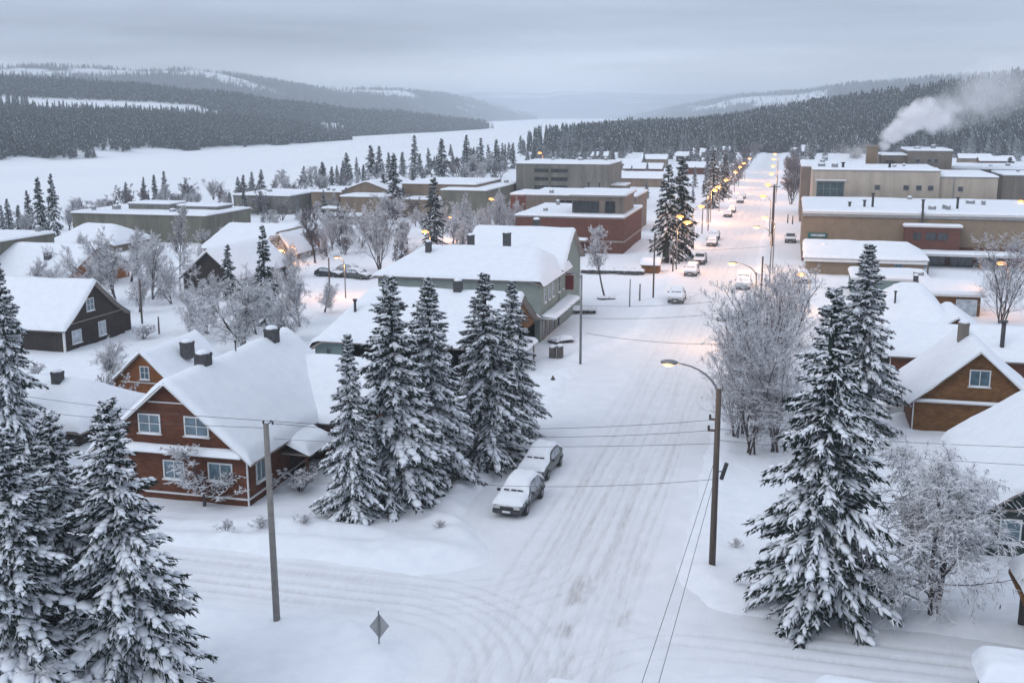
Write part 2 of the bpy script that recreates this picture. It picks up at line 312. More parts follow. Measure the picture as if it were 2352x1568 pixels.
# ------------------------------------------------------------------ the ground
RX, RW = -9.8, 5.3                       # main street centre line and half width
def cross_y(x): return 48.6 - 0.035 * (np.asarray(x, float) + 10)
def road_d(x, y):                        # signed distance to the street edge, < 0 on the street
    a = np.abs(x - RX) - RW - 0.7 * (vn(y * 0.13, x * 0 + 1.5, 4) - 0.5) - np.where(x < RX, 3.6 * sst(54, 62, y) * (1 - sst(104, 122, y)), 0)
    b = np.abs(y - cross_y(x)) - 3.3 - 0.6 * (vn(x * 0.15, y * 0 + 7.5, 5) - 0.5)
    k = 5.0; h = np.clip(0.5 + 0.5 * (b - a) / k, 0, 1)
    return b * (1 - h) + a * h - k * h * (1 - h)
def rut(x, y):
    x = np.asarray(x, float); y = np.asarray(y, float); h = np.zeros(np.broadcast(x, y).shape); d = h.copy()
    inter = np.exp(-((y - 48) / 7.0) ** 2)
    wob = 0.35 * (vn(y * 0.05, y * 0, 21) - 0.5) * 2
    lane = np.exp(-((x + 9.9) / 3.6) ** 6); d += .16 * lane * (.4 + fbm(x * .5, y * .12, 36))
    for i, (c, a, wd) in enumerate(((-13.4, .5, .14), (-12.5, .6, .12), (-12.0, .9, .15), (-11.3, .7, .12), (-10.9, .5, .09), (-10.4, 1, .17), (-10.0, .6, .1), (-9.5, .7, .12), (-8.8, 1, .17), (-8.4, .6, .1), (-7.9, .7, .12), (-7.3, 1., .15), (-6.8, .6, .1), (-6.3, .5, .12))):
        q = np.exp(-((x - c - wob - 0.12 * np.sin(y * 0.21 + i)) / wd) ** 2) * a * (0.35 + 0.9 * vn(y * 0.12, x * 0 + i * 3.3, 31 + i))
        q = q * (1 - 0.35 * inter); h -= 0.075 * q; d += 0.52 * q * (0.5 + 0.7 * np.exp(-((y - 60) / 30) ** 2))
    for (cx, cy, sx, sy, radii, st) in ((-18.5, 41.5, 1, 1, (5.4, 6.3, 7.0, 7.9, 8.7, 9.5, 10.4), 1.0), (-17.5, 56.5, 1, -1, (5.0, 5.9, 6.9, 7.9, 8.9), 0.8), (-2.5, 55.5, -1, -1, (6.0, 7.0, 8.0), 0.5), (-2.0, 41.0, -1, 1, (5.5, 6.6, 7.6), 0.7)):
        ux = np.maximum((x - cx) * sx, 0); uy = np.maximum((y - cy) * sy, 0); r = np.hypot(ux, uy)
        ang = np.arctan2(uy, ux)
        for i, rr in enumerate(radii):
            q = np.exp(-((r - rr - 0.25 * (vn(ang * 3, x * 0 + rr, 41) - 0.5)) / 0.12) ** 2) * st * 1.3 * (0.4 + 0.8 * vn(ang * 4 + rr, x * 0.05, 44 + i))
            q = q * (1 - sst(13, 24, np.hypot(x - cx, y - cy)) * 0.8)
            h -= 0.06 * q; d += 0.25 * q
    for i in range(4):                      # straight tracks of the side street
        q = np.exp(-((y - cross_y(x) - (-1.7 + 1.1 * i)) / 0.22) ** 2) * (0.4 + 0.8 * vn(x * 0.13, y * 0 + i * 2.2, 51)) * sst(5, 14, np.abs(x - RX))
        h -= 0.06 * q; d += 0.25 * q
    g = np.exp(-((y - 49.5) / 6.5) ** 2) * (np.exp(-((x + 9.3 + 0.1 * (y - 49)) / .5) ** 2) + 0.6 * np.exp(-((x + 6.8) / .35) ** 2))
    d += 0.95 * g * sst(0.55, 0.75, vn(x * 1.6, y * 0.5, 61))
    return h, np.clip(d, 0, 1)
def shore_dist(phi):
    px = [-700, -200, 0, 300, 600, 700, 860, 1000, 1200, 1380, 1500, 1560]
    py = [505, 485, 474, 462, 440, 425, 395, 352, 332, 296, 281, 270]
    b = [bearing(p) for p in px]; d = [math.hypot(*at(p, q)) for p, q in zip(px, py)]
    return np.interp(phi, b, d, right=30000)
def ground_z(x, y):
    x = np.asarray(x, float); y = np.asarray(y, float)
    d = road_d(x, y) + 0.55 * (fbm(x * .7, y * .7, 18, 3) - .5); near = 1 - sst(160, 260, y)
    z = 0.10 + 0.30 * (fbm(x * 0.08, y * 0.08, 2) - 0.45) + 0.20 * (fbm(x * 0.5, y * 0.5, 3) - 0.5)
    bank = np.exp(-((d - 1.1) / 0.95) ** 2) * (0.15 + 0.75 * fbm(x * 0.22, y * 0.22, 8) ** 1.4) * (0.45 + 0.55 * near)
    z = z * sst(-0.3, 2.0, d) + 0.55 * bank - 0.30 * (1 - sst(-0.9, 0.15, d))
    z += 0.55 * np.exp(-(((x + 26.5) / 5) ** 2 + ((y - 56.0) / 1.6) ** 2)) + 0.5 * np.exp(-(((x + 18.8) / 2.6) ** 2 + ((y - 54.6) / 1.3) ** 2))
    z += 0.35 * np.exp(-(((x + 21) / 4) ** 2 + ((y - 42.5) / 2) ** 2)) * vn(x * .6, y * .6, 12)
    z += 0.28 * np.exp(-(((x + 0.5) / 3) ** 2 + ((y - 54) / 4) ** 2)) * vn(x * 1.1, y * 1.1, 13)
    rg_ = np.exp(-((d - 0.75) / 0.55) ** 2); z += rg_ * near * 0.34 * np.maximum(0, fbm(x * 0.9, y * 0.9, 14, 3) - .42) * 2.2 + rg_ * near * .12 * (vn(x * 2.3, y * 2.3, 15) - .5)
    for (ax_, ay_, bx2, by2) in ((-29.5, 64.5, -17.0, 60.0), (-22, 55.5, -40, 53.5), (-24.5, 100, -17, 96), (-40, 104, -66, 112), (-66, 112, -50, 150), (4, 78, 10, 96), (10.0, 53.5, 16, 60)):
        L2 = (bx2 - ax_) ** 2 + (by2 - ay_) ** 2; tt = np.clip(((x - ax_) * (bx2 - ax_) + (y - ay_) * (by2 - ay_)) / L2, 0, 1); dp_ = np.hypot(x - ax_ - tt * (bx2 - ax_) - .5 * np.sin(tt * 9), y - ay_ - tt * (by2 - ay_))
        z += -.22 * np.exp(-(dp_ / .55) ** 2) + .10 * np.exp(-((dp_ - 1.1) / .5) ** 2) * (.4 + vn(x * 1.5, y * 1.5, 16))
    z += .07 * (vn(x * 1.5, y * 1.5, 17) - .5) * sst(.2, 1.5, d) * near
    sh = shore_dist(np.arctan2(x, y)); dd = np.hypot(x, y) - sh
    return z * (1 - sst(-25, 5, dd)) - 4.0 * sst(-22, 12, dd)
def spread(a, b, step, lo, hi, g=1.09):
    c = list(np.arange(a, b, step)); s = step; x = a
    while x > lo: s *= g; x -= s; c.insert(0, x)
    s = step; x = c[-1]
    while x < hi: s *= g; x += s; c.append(x)
    return np.array(c)
gx = spread(-50, 20, 0.34, -9000, 9000, 1.07); gy = spread(28, 122, 0.36, -400, 16000, 1.06)
GX, GY = np.meshgrid(gx, gy)
me = grid_mesh('ground', GX, GY, ground_z(GX, GY), M['snow'])
tag(link('ground', me), kind='structure')
ry = np.concatenate([np.arange(22, 120, 0.17), np.arange(120, 200, 0.6), np.arange(200, 720, 4)]); rx = np.concatenate([np.arange(-21.0, -3.6, 0.15), [-3.5]])
QX, QY = np.meshgrid(rx, ry); h, d = rut(QX, QY)
tag(link('road', grid_mesh('road', QX, QY, -0.04 + h + 0.05 * (fbm(QX * 0.4, QY * 0.4, 6) - 0.5), M['roadsnow'], attr={'dirt': d})), kind='structure')
for a0, a1 in ((-75, -21.0), (-3.5, 40)):
    sx_ = np.linspace(a0, a1, int((a1 - a0) / 0.2)); sy2 = np.arange(42, 56, 0.17); QX, QY = np.meshgrid(sx_, sy2); h, d = rut(QX, QY)
    tag(link('side_street', grid_mesh('side_street', QX, QY, -0.04 + h + 0.05 * (fbm(QX * 0.4, QY * 0.4, 6) - 0.5), M['roadsnow'], attr={'dirt': d})), kind='structure')
lm = MB(); lm.v = [(-9000, 100, -1.2), (600, 100, -1.2), (600, 14000, -1.2), (-9000, 14000, -1.2)]; lm.f = [(0, 1, 2, 3)]
tag(lm.build('lake', M['lake']), kind='structure')
# ------------------------------------------------------------------ spruce builders
def norm(a): return a / np.maximum(np.linalg.norm(a, axis=-1, keepdims=True), 1e-6)
def pills(P0, D, Ln, Wd, Ht, rng):
    """elongated snow pads: start, direction, length, half width, height -> verts, tris"""
    n = len(P0); k = 5
    side = norm(np.cross(D, np.array([0, 0, 1.0]))); up = norm(np.cross(side, D))
    th = np.arange(k) * 2 * np.pi / k
    cs, sn = np.cos(th), np.maximum(np.sin(th), -0.35)
    V = np.zeros((n, 2 * k + 2, 3))
    for ri, (q, ws) in enumerate(((0.22, 0.95), (0.72, 0.85))):
        wv = Wd * ws * rng.uniform(.8, 1.25, n); hv = Ht * ws * rng.uniform(.75, 1.3, n)
        base = P0 + D * (Ln * q)[:, None]
        for j in range(k): V[:, ri * k + j] = base + side * (cs[j] * wv)[:, None] + up * (sn[j] * hv)[:, None]
    V[:, 2 * k] = P0 - D * (Ln * 0.04)[:, None] + up * (0.1 * Ht)[:, None]; V[:, 2 * k + 1] = P0 + D * (Ln * 1.06)[:, None] - up * (0.15 * Ht)[:, None]
    T = []
    for j in range(k):
        j2 = (j + 1) % k
        T += [(2 * k, j, j2), (2 * k + 1, k + j2, k + j), (j, k + j, k + j2), (j, k + j2, j2)]
    T = np.array(T); F = (T[None] + (np.arange(n) * (2 * k + 2))[:, None, None]).reshape(-1, 3)
    return V.reshape(-1, 3), F
def spruce(seed, h, Rr, nwh, nb, ntw, K, snow, low=0.06, spike=1.0, ragged=0.2, pw=1.0, padw=1.0):
    rng = np.random.RandomState(seed)
    nB = nwh * nb; kk = np.repeat(np.arange(nwh), nb)
    t = low + (0.985 - low) * (kk / nwh) ** 0.92 + rng.uniform(-.5, .5, nB) / nwh * (1 - low)
    t = np.clip(t, low, 0.985)
    z0 = t * h; az = rng.uniform(0, 2 * np.pi, nB) + kk * 0.7; odd = rng.uniform(0, 1, nB)
    Lb = Rr * (1 - t) ** pw * rng.uniform(1 - 1.6 * ragged, 1 + ragged, nB) * np.where(odd < .12, .55, np.where(odd > .93, 1.18, 1)) * (0.72 + 0.28 * sst(low, low + .16, t)) + 0.10 + 0.10 * (1 - t)
    rad = np.stack([np.cos(az), np.sin(az), 0 * az], -1); sid = np.stack([-np.sin(az), np.cos(az), 0 * az], -1)
    a1 = np.interp(t, [0, .35, .75, 1], [-.36, -.16, .18, .70]) + rng.uniform(-.16, .14, nB); dr = np.interp(t, [0, .6, 1], [.42, .36, .1])
    def pos(b, s):
        zz = Lb[b] * (a1[b] * s - dr[b] * s * s + 0.12 * s ** 4)
        o = rad[b] * (Lb[b] * s)[:, None]; o[:, 2] += z0[b] + zz; return o
    def tan(b, s):
        o = rad[b] * 1.0; o = o.copy(); o[:, 2] += a1[b] - 2 * dr[b] * s + .48 * s ** 3; return norm(o)
    nt_ = np.maximum(5, (ntw * Lb / Rr).astype(int)); b = np.repeat(np.arange(nB), nt_); first = np.repeat(np.cumsum(nt_) - nt_, nt_)
    ii = np.arange(len(b)) - first; s = 0.05 + 0.95 * (ii + rng.uniform(.1, .9, len(b))) / np.repeat(nt_, nt_); s = np.minimum(s, 1)
    sg = np.where(ii % 2 == 0, 1, -1.0)
    P = pos(b, s); T = tan(b, s)
    D = norm(T * rng.uniform(.6, 1.0, len(b))[:, None] + sid[b] * (sg * rng.uniform(.45, 1.0, len(b)))[:, None] * (1.1 - 0.75 * s)[:, None] + np.array([0, 0, -1.0]) * rng.uniform(.05, .38, len(b))[:, None])
    Lt = (Lb[b] * (0.34 * (1 - s) + 0.10) + 0.05 + .10 * np.minimum(1, (1 - t[b]) * 2.4)) * rng.uniform(.75, 1.2, len(b))
    # needle sprays
    n = len(b); q = rng.uniform(0, 1, (n, K)); base = P[:, None] + D[:, None] * (q * Lt[:, None])[..., None]
    dv = norm(D[:, None] + rng.normal(0, .42, (n, K, 3)) + np.array([0, 0, -1.0]) * rng.uniform(-.05, .75, (n, K))[..., None])
    tf = (.45 + .55 * np.minimum(1, (1 - t[b]) * 2.4))[:, None]; ln = spike * rng.uniform(.20, .44, (n, K)) * tf; wv = norm(np.cross(dv, rng.normal(0, 1, (n, K, 3)))) * (spike * rng.uniform(.035, .085, (n, K)))[..., None]
    base = base - dv * (0.15 * ln)[..., None]
    tri = np.stack([base - wv, base + wv, base + dv * ln[..., None]], 2)
    wht = rng.uniform(0, 1, (n, K)) < (.08 + .30 * snow) * (.55 + .45 * (dv[..., 2] > -.25)); trw = tri[wht] + np.array([0, 0, .03 * spike]); trw = trw.reshape(-1, 3)
    tri = tri[~wht].reshape(-1, 3); Fn = np.arange(len(tri)).reshape(-1, 3)
    # dark inner mass
    m = 14; zc = np.linspace(low * h * 1.0, h * .97, 12); rc = (0.16 * Rr * (1 - zc / h) ** pw + .02); 
    cv = [(rc[i] * (1 + .35 * rng.uniform(-1, 1)) * math.cos(2 * math.pi * j / m), rc[i] * math.sin(2 * math.pi * j / m) * (1 + .35 * rng.uniform(-1, 1)), zc[i] + rng.uniform(-.1, .1)) for i in range(12) for j in range(m)]
    cf = [x for i in range(11) for j in range(m) for x in ((i * m + j, i * m + (j + 1) % m, (i + 1) * m + (j + 1) % m), (i * m + j, (i + 1) * m + (j + 1) % m, (i + 1) * m + j))]
    crown = (np.vstack([tri, np.array(cv)]), np.vstack([Fn, np.array(cf) + len(tri)]))
    # snow pads on twigs and along boughs
    pk = rng.uniform(0, 1, n) < snow
    wd = padw * (0.035 + 0.075 * Lt) * rng.uniform(.5, 1.4, n)
    V1, F1 = pills((P + np.array([0, 0, .05]))[pk], D[pk], (Lt * rng.uniform(.6, .98, n))[pk], wd[pk], (wd * .62)[pk], rng)
    ns = 5; bb = np.repeat(np.arange(nB), ns); ss = np.tile(np.linspace(.10, .88, ns), nB)
    p0 = pos(bb, ss); p1 = pos(bb, np.minimum(ss + .2, 1.03)); dd = p1 - p0; ll = np.linalg.norm(dd, axis=1)
    pk = rng.uniform(0, 1, len(bb)) < (snow * 1.35 - .02 * (bb % 7)) * np.where(ss < .3, .7, 1.0)
    wb = padw * (0.045 + 0.065 * Lb[bb] * (1.05 - .5 * ss)) * rng.uniform(.7, 1.35, len(bb)) 
    V2, F2 = pills((p0 + np.array([0, 0, .07]))[pk], norm(dd)[pk], ll[pk] * 1.08, wb[pk], (wb * .75)[pk], rng)
    snowm = (np.vstack([V1, V2, trw]), np.vstack([F1, F2 + len(V1), np.arange(len(trw)).reshape(-1, 3) + len(V1) + len(V2)]))
    # trunk
    tb = MB().tube([(0, 0, -0.4), (0, 0, h * .25), (0.03, 0.02, h * .6), (0, 0, h * .97)], [h * .016, h * .0125, h * .007, .012], 9)
    return crown, snowm, tb
def spruce_proto(seed, **kw):
    c, s, tb = spruce(seed, **kw)
    return (tri_mesh('crown', *c, M['needle']), tri_mesh('crown_snow', *s, M['treesnow'], True), tb.mesh('trunk', M['bark'], True), kw['h'], kw['Rr'])
HERO = [spruce_proto(11, h=15, Rr=3.1, nwh=56, nb=6, ntw=25, K=15, snow=.72, padw=1.0, spike=.82, ragged=.24),
        spruce_proto(12, h=15, Rr=3.0, nwh=50, nb=6, ntw=24, K=14, snow=.86, padw=1.12, spike=.85, ragged=.24),
        spruce_proto(13, h=15, Rr=2.6, nwh=48, nb=6, ntw=22, K=14, snow=.84, low=.05, padw=1.1, spike=.82, ragged=.24),
        spruce_proto(14, h=15, Rr=3.2, nwh=52, nb=6, ntw=22, K=14, snow=.92, low=.03, padw=1.2, spike=.85, ragged=.3)]
MID = [spruce_proto(21, h=12, Rr=2.0, nwh=26, nb=5, ntw=8, K=9, snow=.55, spike=1.5, padw=1.2),
       spruce_proto(22, h=12, Rr=1.7, nwh=26, nb=5, ntw=8, K=9, snow=.42, spike=1.5, ragged=.3, padw=1.1),
       spruce_proto(23, h=12, Rr=2.3, nwh=24, nb=5, ntw=8, K=9, snow=.66, spike=1.5, ragged=.25, padw=1.3)]
def far_spruce(seed, h=10.0, Rr=1.9, tiers=9, k=8):
    rng = np.random.RandomState(seed); V = []; F = []; mi = []
    for a in range(tiers):
        t = .05 + .93 * a / tiers; r = Rr * (1 - t) ** .9 * rng.uniform(.8, 1.15) + .12; zt = h * min(1, t + 1.75 / tiers); zb = h * t
        for snow in (0, 1):
            c = len(V); V.append((0, 0, zt + .12 * snow)); off = rng.uniform(0, 6.28)
            for j in range(2 * k):
                rr = r * (1.0 if j % 2 == 0 else .55) * rng.uniform(.75, 1.2) * (.80 if snow else 1); an = off + math.pi * j / k
                f = rr / max(r, .1); V.append((rr * math.cos(an), rr * math.sin(an), zt + (zb - zt) * f + (.17 if snow else 0) - (.3 if j % 2 else 0)))
            for j in range(2 * k):
                if snow and rng.rand() < .88: continue
                F.append((c, c + 1 + j, c + 1 + (j + 1) % (2 * k))); mi.append(snow)
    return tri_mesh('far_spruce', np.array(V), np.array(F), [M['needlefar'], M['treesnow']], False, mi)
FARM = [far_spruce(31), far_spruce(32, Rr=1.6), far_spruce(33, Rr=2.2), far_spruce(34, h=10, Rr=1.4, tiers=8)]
PC = bpy.data.collections.new('far_spruce_kinds')        # sources of the forest masses, not in the scene itself
for i, mm in enumerate(FARM): PC.objects.link(bpy.data.objects.new(f'far_spruce_kind.{i:03d}', mm))
def forest(name, pts, sc, label_kind='stuff', seed=0):
    rng = np.random.RandomState(seed); me = bpy.data.meshes.new(name); me.vertices.add(len(pts)); me.vertices.foreach_set('co', np.ascontiguousarray(pts, dtype=np.float32).ravel())
    a = me.attributes.new('ts', 'FLOAT_VECTOR', 'POINT'); wv = sc * rng.uniform(.85, 1.2, len(pts))
    a.data.foreach_set('vector', np.stack([wv, wv, sc], -1).astype(np.float32).ravel())
    a = me.attributes.new('tr', 'FLOAT_VECTOR', 'POINT'); a.data.foreach_set('vector', np.stack([rng.normal(0, .02, len(pts)), rng.normal(0, .02, len(pts)), rng.uniform(0, 6.28, len(pts))], -1).astype(np.float32).ravel())
    a = me.attributes.new('ti', 'INT', 'POINT'); a.data.foreach_set('value', rng.randint(0, len(FARM), len(pts)).astype(np.int32))
    o = link(name, me); tag(o, kind='stuff')
    g = bpy.data.node_groups.new(name, 'GeometryNodeTree'); g.interface.new_socket('Geometry', in_out='INPUT', socket_type='NodeSocketGeometry'); g.interface.new_socket('Geometry', in_out='OUTPUT', socket_type='NodeSocketGeometry')
    gi = g.nodes.new('NodeGroupInput'); go = g.nodes.new('NodeGroupOutput'); ip = g.nodes.new('GeometryNodeInstanceOnPoints'); ci = g.nodes.new('GeometryNodeCollectionInfo')
    ci.inputs['Collection'].default_value = PC; ci.inputs['Separate Children'].default_value = True; ci.inputs['Reset Children'].default_value = True
    ip.inputs['Pick Instance'].default_value = True
    def na(nm, dt):
        q = g.nodes.new('GeometryNodeInputNamedAttribute'); q.data_type = dt; q.inputs['Name'].default_value = nm; return q.outputs['Attribute']
    l = g.links.new; l(gi.outputs[0], ip.inputs['Points']); l(ci.outputs[0], ip.inputs['Instance']); l(na('ti', 'INT'), ip.inputs['Instance Index'])
    e2r = g.nodes.new('FunctionNodeEulerToRotation'); l(na('tr', 'FLOAT_VECTOR'), e2r.inputs[0]); l(e2r.outputs[0], ip.inputs['Rotation']); l(na('ts', 'FLOAT_VECTOR'), ip.inputs['Scale'])
    l(ip.outputs[0], go.inputs[0])
    o.modifiers.new('trees', 'NODES').node_group = g; return o
# ------------------------------------------------------------------ hills and their woods
def hill(name, px, foot, top, dridge, th, mat, clear, ntree, tsc, forest_name, back=0.5, shape=.9, rough=.06, nb=220, nr=46, seed=1):
    """px: sight bearings; foot/top: rows of foot and crest; dridge: distance of the crest line per bearing"""
    bx = np.array([bearing(p) for p in px]); df = np.array([math.hypot(*at(p, q)) for p, q in zip(px, foot)]) if foot[0] < 1000 else np.array(foot, float)
    dr = np.array(dridge, float)
    zr = np.array([CAM_Z + (262 - q) * d / 2573.0 for q, d in zip(top, dr)]) - th
    def surf(phi, t):
        f = np.interp(phi, bx, df); c = np.interp(phi, bx, dr); z = np.interp(phi, bx, zr)
        r = f + (c - f) * t; u = np.clip(t, 0, 1)
        zz = -1.6 + (z + 1.6) * np.where(t <= 1, u ** shape, 1 - back * np.clip(t - 1, 0, 1) ** 1.3)
        x, y = r * np.sin(phi), r * np.cos(phi)
        zz = zz + np.maximum(z, 8) * rough * (fbm(x * .006, y * .006, seed) - .5) * 2 * np.clip(u * 3, 0, 1) * np.where(t > .93, .35, 1)
        return x, y, zz
    PHI, TT = np.meshgrid(np.linspace(bx[0], bx[-1], nb), np.concatenate([np.linspace(-.02, 1, nr), np.linspace(1.08, 2, 8)]))
    X, Y, Z = surf(PHI, TT); C = clear(PHI, TT, X, Y)
    tag(link(name, grid_mesh(name, X, Y, Z, mat, attr={'clear': C})), kind='structure')
    if ntree:
        rng = np.random.RandomState(seed); phi = rng.uniform(bx[0], bx[-1], ntree * 3); tt = rng.uniform(0.01, 1.12, ntree * 3)
        f = np.interp(phi, bx, df); c = np.interp(phi, bx, dr); acc = rng.uniform(0, 1, len(phi)) < (f + (c - f) * tt) * (c - f) / np.max(c * (c - f))
        x, y, z = surf(phi, tt); cl_ = clear(phi, tt, x, y); acc &= rng.uniform(0, 1, len(phi)) > cl_ * 1.05
        p = np.stack([x, y, z - .3], -1)[acc][:ntree]
        forest(forest_name, p, tsc * rng.uniform(.6, 1.3, len(p)) * (.72 + .56 * fbm(p[:, 0] * .02, p[:, 1] * .02, seed + 5)), seed=seed)
    return surf
B = bearing
def pxof(phi): return 1176 + 2573.0 * np.tan(phi + YAW)
# far mountains closing the valley
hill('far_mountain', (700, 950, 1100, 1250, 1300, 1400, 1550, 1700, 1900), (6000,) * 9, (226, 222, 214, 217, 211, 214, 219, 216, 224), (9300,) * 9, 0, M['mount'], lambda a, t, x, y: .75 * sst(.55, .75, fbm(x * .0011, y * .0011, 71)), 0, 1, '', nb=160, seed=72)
# right shore, far
hill('far_shore_hill', (1390, 1460, 1565, 1697, 1828, 1960, 2150, 2400, 2700), (6200, 5200, 3900, 3000, 2400, 2200, 2100, 2100, 2100), (266, 262, 241, 217, 210, 193, 181, 170, 160), (7000, 6200, 5200, 4600, 4100, 3800, 3600, 3600, 3600), 8, M['farhill'],
     lambda a, t, x, y: .85 * sst(.56, .64, fbm(x * .0035, y * .0014, 81)) * sst(.42, .5, t) * (1 - sst(.8, .95, t)), 9000, 1.25, 'far_shore_wood', seed=83)
# left: high far ridge, middle shore, near shore
hill('lake_ridge', (-350, 0, 150, 340, 450, 550, 750, 925, 1050, 1176, 1235), (2200, 2200, 2200, 2200, 2250, 2300, 2500, 2800, 3400, 4300, 5400), (166, 163, 157, 165, 160, 172, 202, 204, 218, 248, 268), (3300, 3300, 3400, 3500, 3500, 3600, 3800, 4100, 4700, 5400, 5900), 9, M['farhill'],
     lambda a, t, x, y: np.clip(.9 * sst(.60, .66, fbm(x * .004, y * .004, 91)) * sst(.55, .75, t) + .9 * sst(.5, .58, fbm(x * .006, y * .006, 94)) * np.exp(-((pxof(a) - 1060) / 75) ** 2) * sst(.25, .4, t) * (1 - sst(.62, .75, t)), 0, 1), 14000, 1.3, 'lake_ridge_wood', seed=93)
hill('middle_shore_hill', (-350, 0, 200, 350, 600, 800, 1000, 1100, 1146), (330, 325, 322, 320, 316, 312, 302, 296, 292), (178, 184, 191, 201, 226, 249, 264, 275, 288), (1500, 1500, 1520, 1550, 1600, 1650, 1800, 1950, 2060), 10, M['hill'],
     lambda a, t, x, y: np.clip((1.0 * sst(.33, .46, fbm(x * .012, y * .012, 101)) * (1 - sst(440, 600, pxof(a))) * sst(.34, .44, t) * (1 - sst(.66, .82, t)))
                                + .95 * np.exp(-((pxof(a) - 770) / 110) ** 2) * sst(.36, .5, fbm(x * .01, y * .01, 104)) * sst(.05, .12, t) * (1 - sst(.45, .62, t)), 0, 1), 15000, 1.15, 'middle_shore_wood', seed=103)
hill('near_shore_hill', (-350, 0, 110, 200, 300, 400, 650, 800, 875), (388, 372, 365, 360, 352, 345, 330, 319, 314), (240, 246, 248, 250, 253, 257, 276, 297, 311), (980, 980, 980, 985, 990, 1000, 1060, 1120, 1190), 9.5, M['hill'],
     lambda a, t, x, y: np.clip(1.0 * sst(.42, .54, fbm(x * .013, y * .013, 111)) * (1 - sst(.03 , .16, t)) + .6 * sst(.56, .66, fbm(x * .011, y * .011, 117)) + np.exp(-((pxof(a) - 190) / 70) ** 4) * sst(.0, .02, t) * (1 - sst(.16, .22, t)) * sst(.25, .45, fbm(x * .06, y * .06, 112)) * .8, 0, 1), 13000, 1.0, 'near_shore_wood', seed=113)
# right: wooded hill behind the town, and the wood running out to the lake
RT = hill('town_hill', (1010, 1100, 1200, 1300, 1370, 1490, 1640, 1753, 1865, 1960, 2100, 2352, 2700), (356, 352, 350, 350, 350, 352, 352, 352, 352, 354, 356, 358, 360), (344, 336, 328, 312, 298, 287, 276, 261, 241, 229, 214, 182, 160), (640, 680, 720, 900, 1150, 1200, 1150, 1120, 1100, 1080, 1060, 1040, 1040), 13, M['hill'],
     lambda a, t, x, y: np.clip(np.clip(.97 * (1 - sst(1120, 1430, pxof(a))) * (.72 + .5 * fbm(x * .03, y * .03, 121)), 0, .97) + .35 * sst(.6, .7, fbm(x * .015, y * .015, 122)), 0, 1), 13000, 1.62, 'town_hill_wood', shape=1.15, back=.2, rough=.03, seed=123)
# ------------------------------------------------------------------ trees of the town
def place_tree(name, proto, bx_, by_, top_y, width, label, group=None, rz=None, names=('trunk', 'crown', 'crown_snow'), frac=1.0):
    x, y = at(bx_, by_); hgt = topz(bx_, top_y, x, y); rad = width * depth(x, y) / FP / 2
    o = empty(name, (x, y, float(ground_z(x, y)) - .05), random.uniform(0, 6.28) if rz is None else rz)
    tag(o, label, 'tree', group); cm, sm, tm, h, rr = proto
    for nm, me_ in ((names[0], tm), (names[1], cm), (names[2], sm)):
        c = link(nm, me_, o); c.scale = (rad / rr, rad / rr, hgt / h)
        if nm != 'trunk': c['kind'] = 'stuff'
    return o
random.seed(5)
PT = lambda *a, **k: place_tree('spruce_tree', *a, **k)
PT(HERO[0], 1872, 1418, 660, 370, 'tall dark spruce with long snowy boughs beside the drooping frosted tree', rz=.4)
PT(HERO[2], 1968, 1005, 545, 225, 'tall slim spruce standing behind the big spruce, left of the brown shingled gable', rz=2.2)
PT(HERO[2], 810, 1197, 762, 165, 'shortest spruce of the corner row, bare trunk foot showing, beside the porch roof', rz=1.)
PT(HERO[1], 905, 1152, 622, 285, 'tallest thick spruce of the corner row, behind the shortest one', rz=2.)
PT(HERO[1], 990, 1108, 632, 245, 'spruce in the middle of the corner row above the parked cars', rz=4.)
PT(HERO[0], 1115, 1062, 625, 245, 'broad spruce near the street end of the corner row', rz=3.)
PT(HERO[2], 1176, 1003, 645, 165, 'slim spruce ending the corner row toward the street', rz=5.)
PT(HERO[3], 300, 1645, 905, 430, 'snow laden spruce, rightmost of the corner clump below the brown gable house', rz=.2)
PT(HERO[3], 172, 1620, 935, 380, 'snow laden spruce in the middle of the corner clump below the brown gable house', rz=1.7)
PT(HERO[3], 72, 1690, 965, 470, 'snow laden spruce, outermost of the corner clump below the brown gable house', rz=3.3)
PT(HERO[1], 36, 1075, 590, 190, 'tall spruce beside the dark boarded house', rz=.9)
PT(HERO[2], -50, 1040, 640, 180, 'spruce half hidden behind the tall one beside the dark boarded house', rz=2.9)
for bx_, by_, ty, wd, pr, lb in ((612, 752, 515, 68, 0, 'slender spruce rising among the frosted garden trees'), (528, 690, 560, 44, 1, 'thin small spruce by the dark gabled cottage'),
    (997, 565, 405, 62, 1, 'dark spruce beside the glowing lamp behind the pale green building'), (884, 492, 398, 52, 0, 'shorter spruce of the pair before the tan school'), (906, 500, 352, 50, 1, 'taller spruce of the pair before the tan school'),
    (70, 535, 436, 34, 0, 'small spruce by the long flat building'), (97, 548, 404, 40, 1, 'middle spruce by the long flat building'), (128, 560, 396, 50, 2, 'tallest spruce by the long flat building'),
    (292, 470, 410, 30, 2, 'lone little spruce behind the rooftop hut on the lakeside'), (1530, 605, 372, 85, 0, 'big spruce next to the red brick building'), (1562, 598, 356, 80, 1, 'tall spruce along the street past the red brick building'),
    (1637, 480, 342, 50, 0, 'street spruce with a glowing lamp before it'), (1662, 455, 352, 34, 1, 'smaller spruce past the street lamp spruce'), (2308, 475, 358, 62, 0, 'spruce at the end of the cream building'), (2285, 470, 372, 44, 1, 'narrow spruce touching the end of the cream building')):
    PT(MID[pr], bx_, by_, ty, wd, lb)
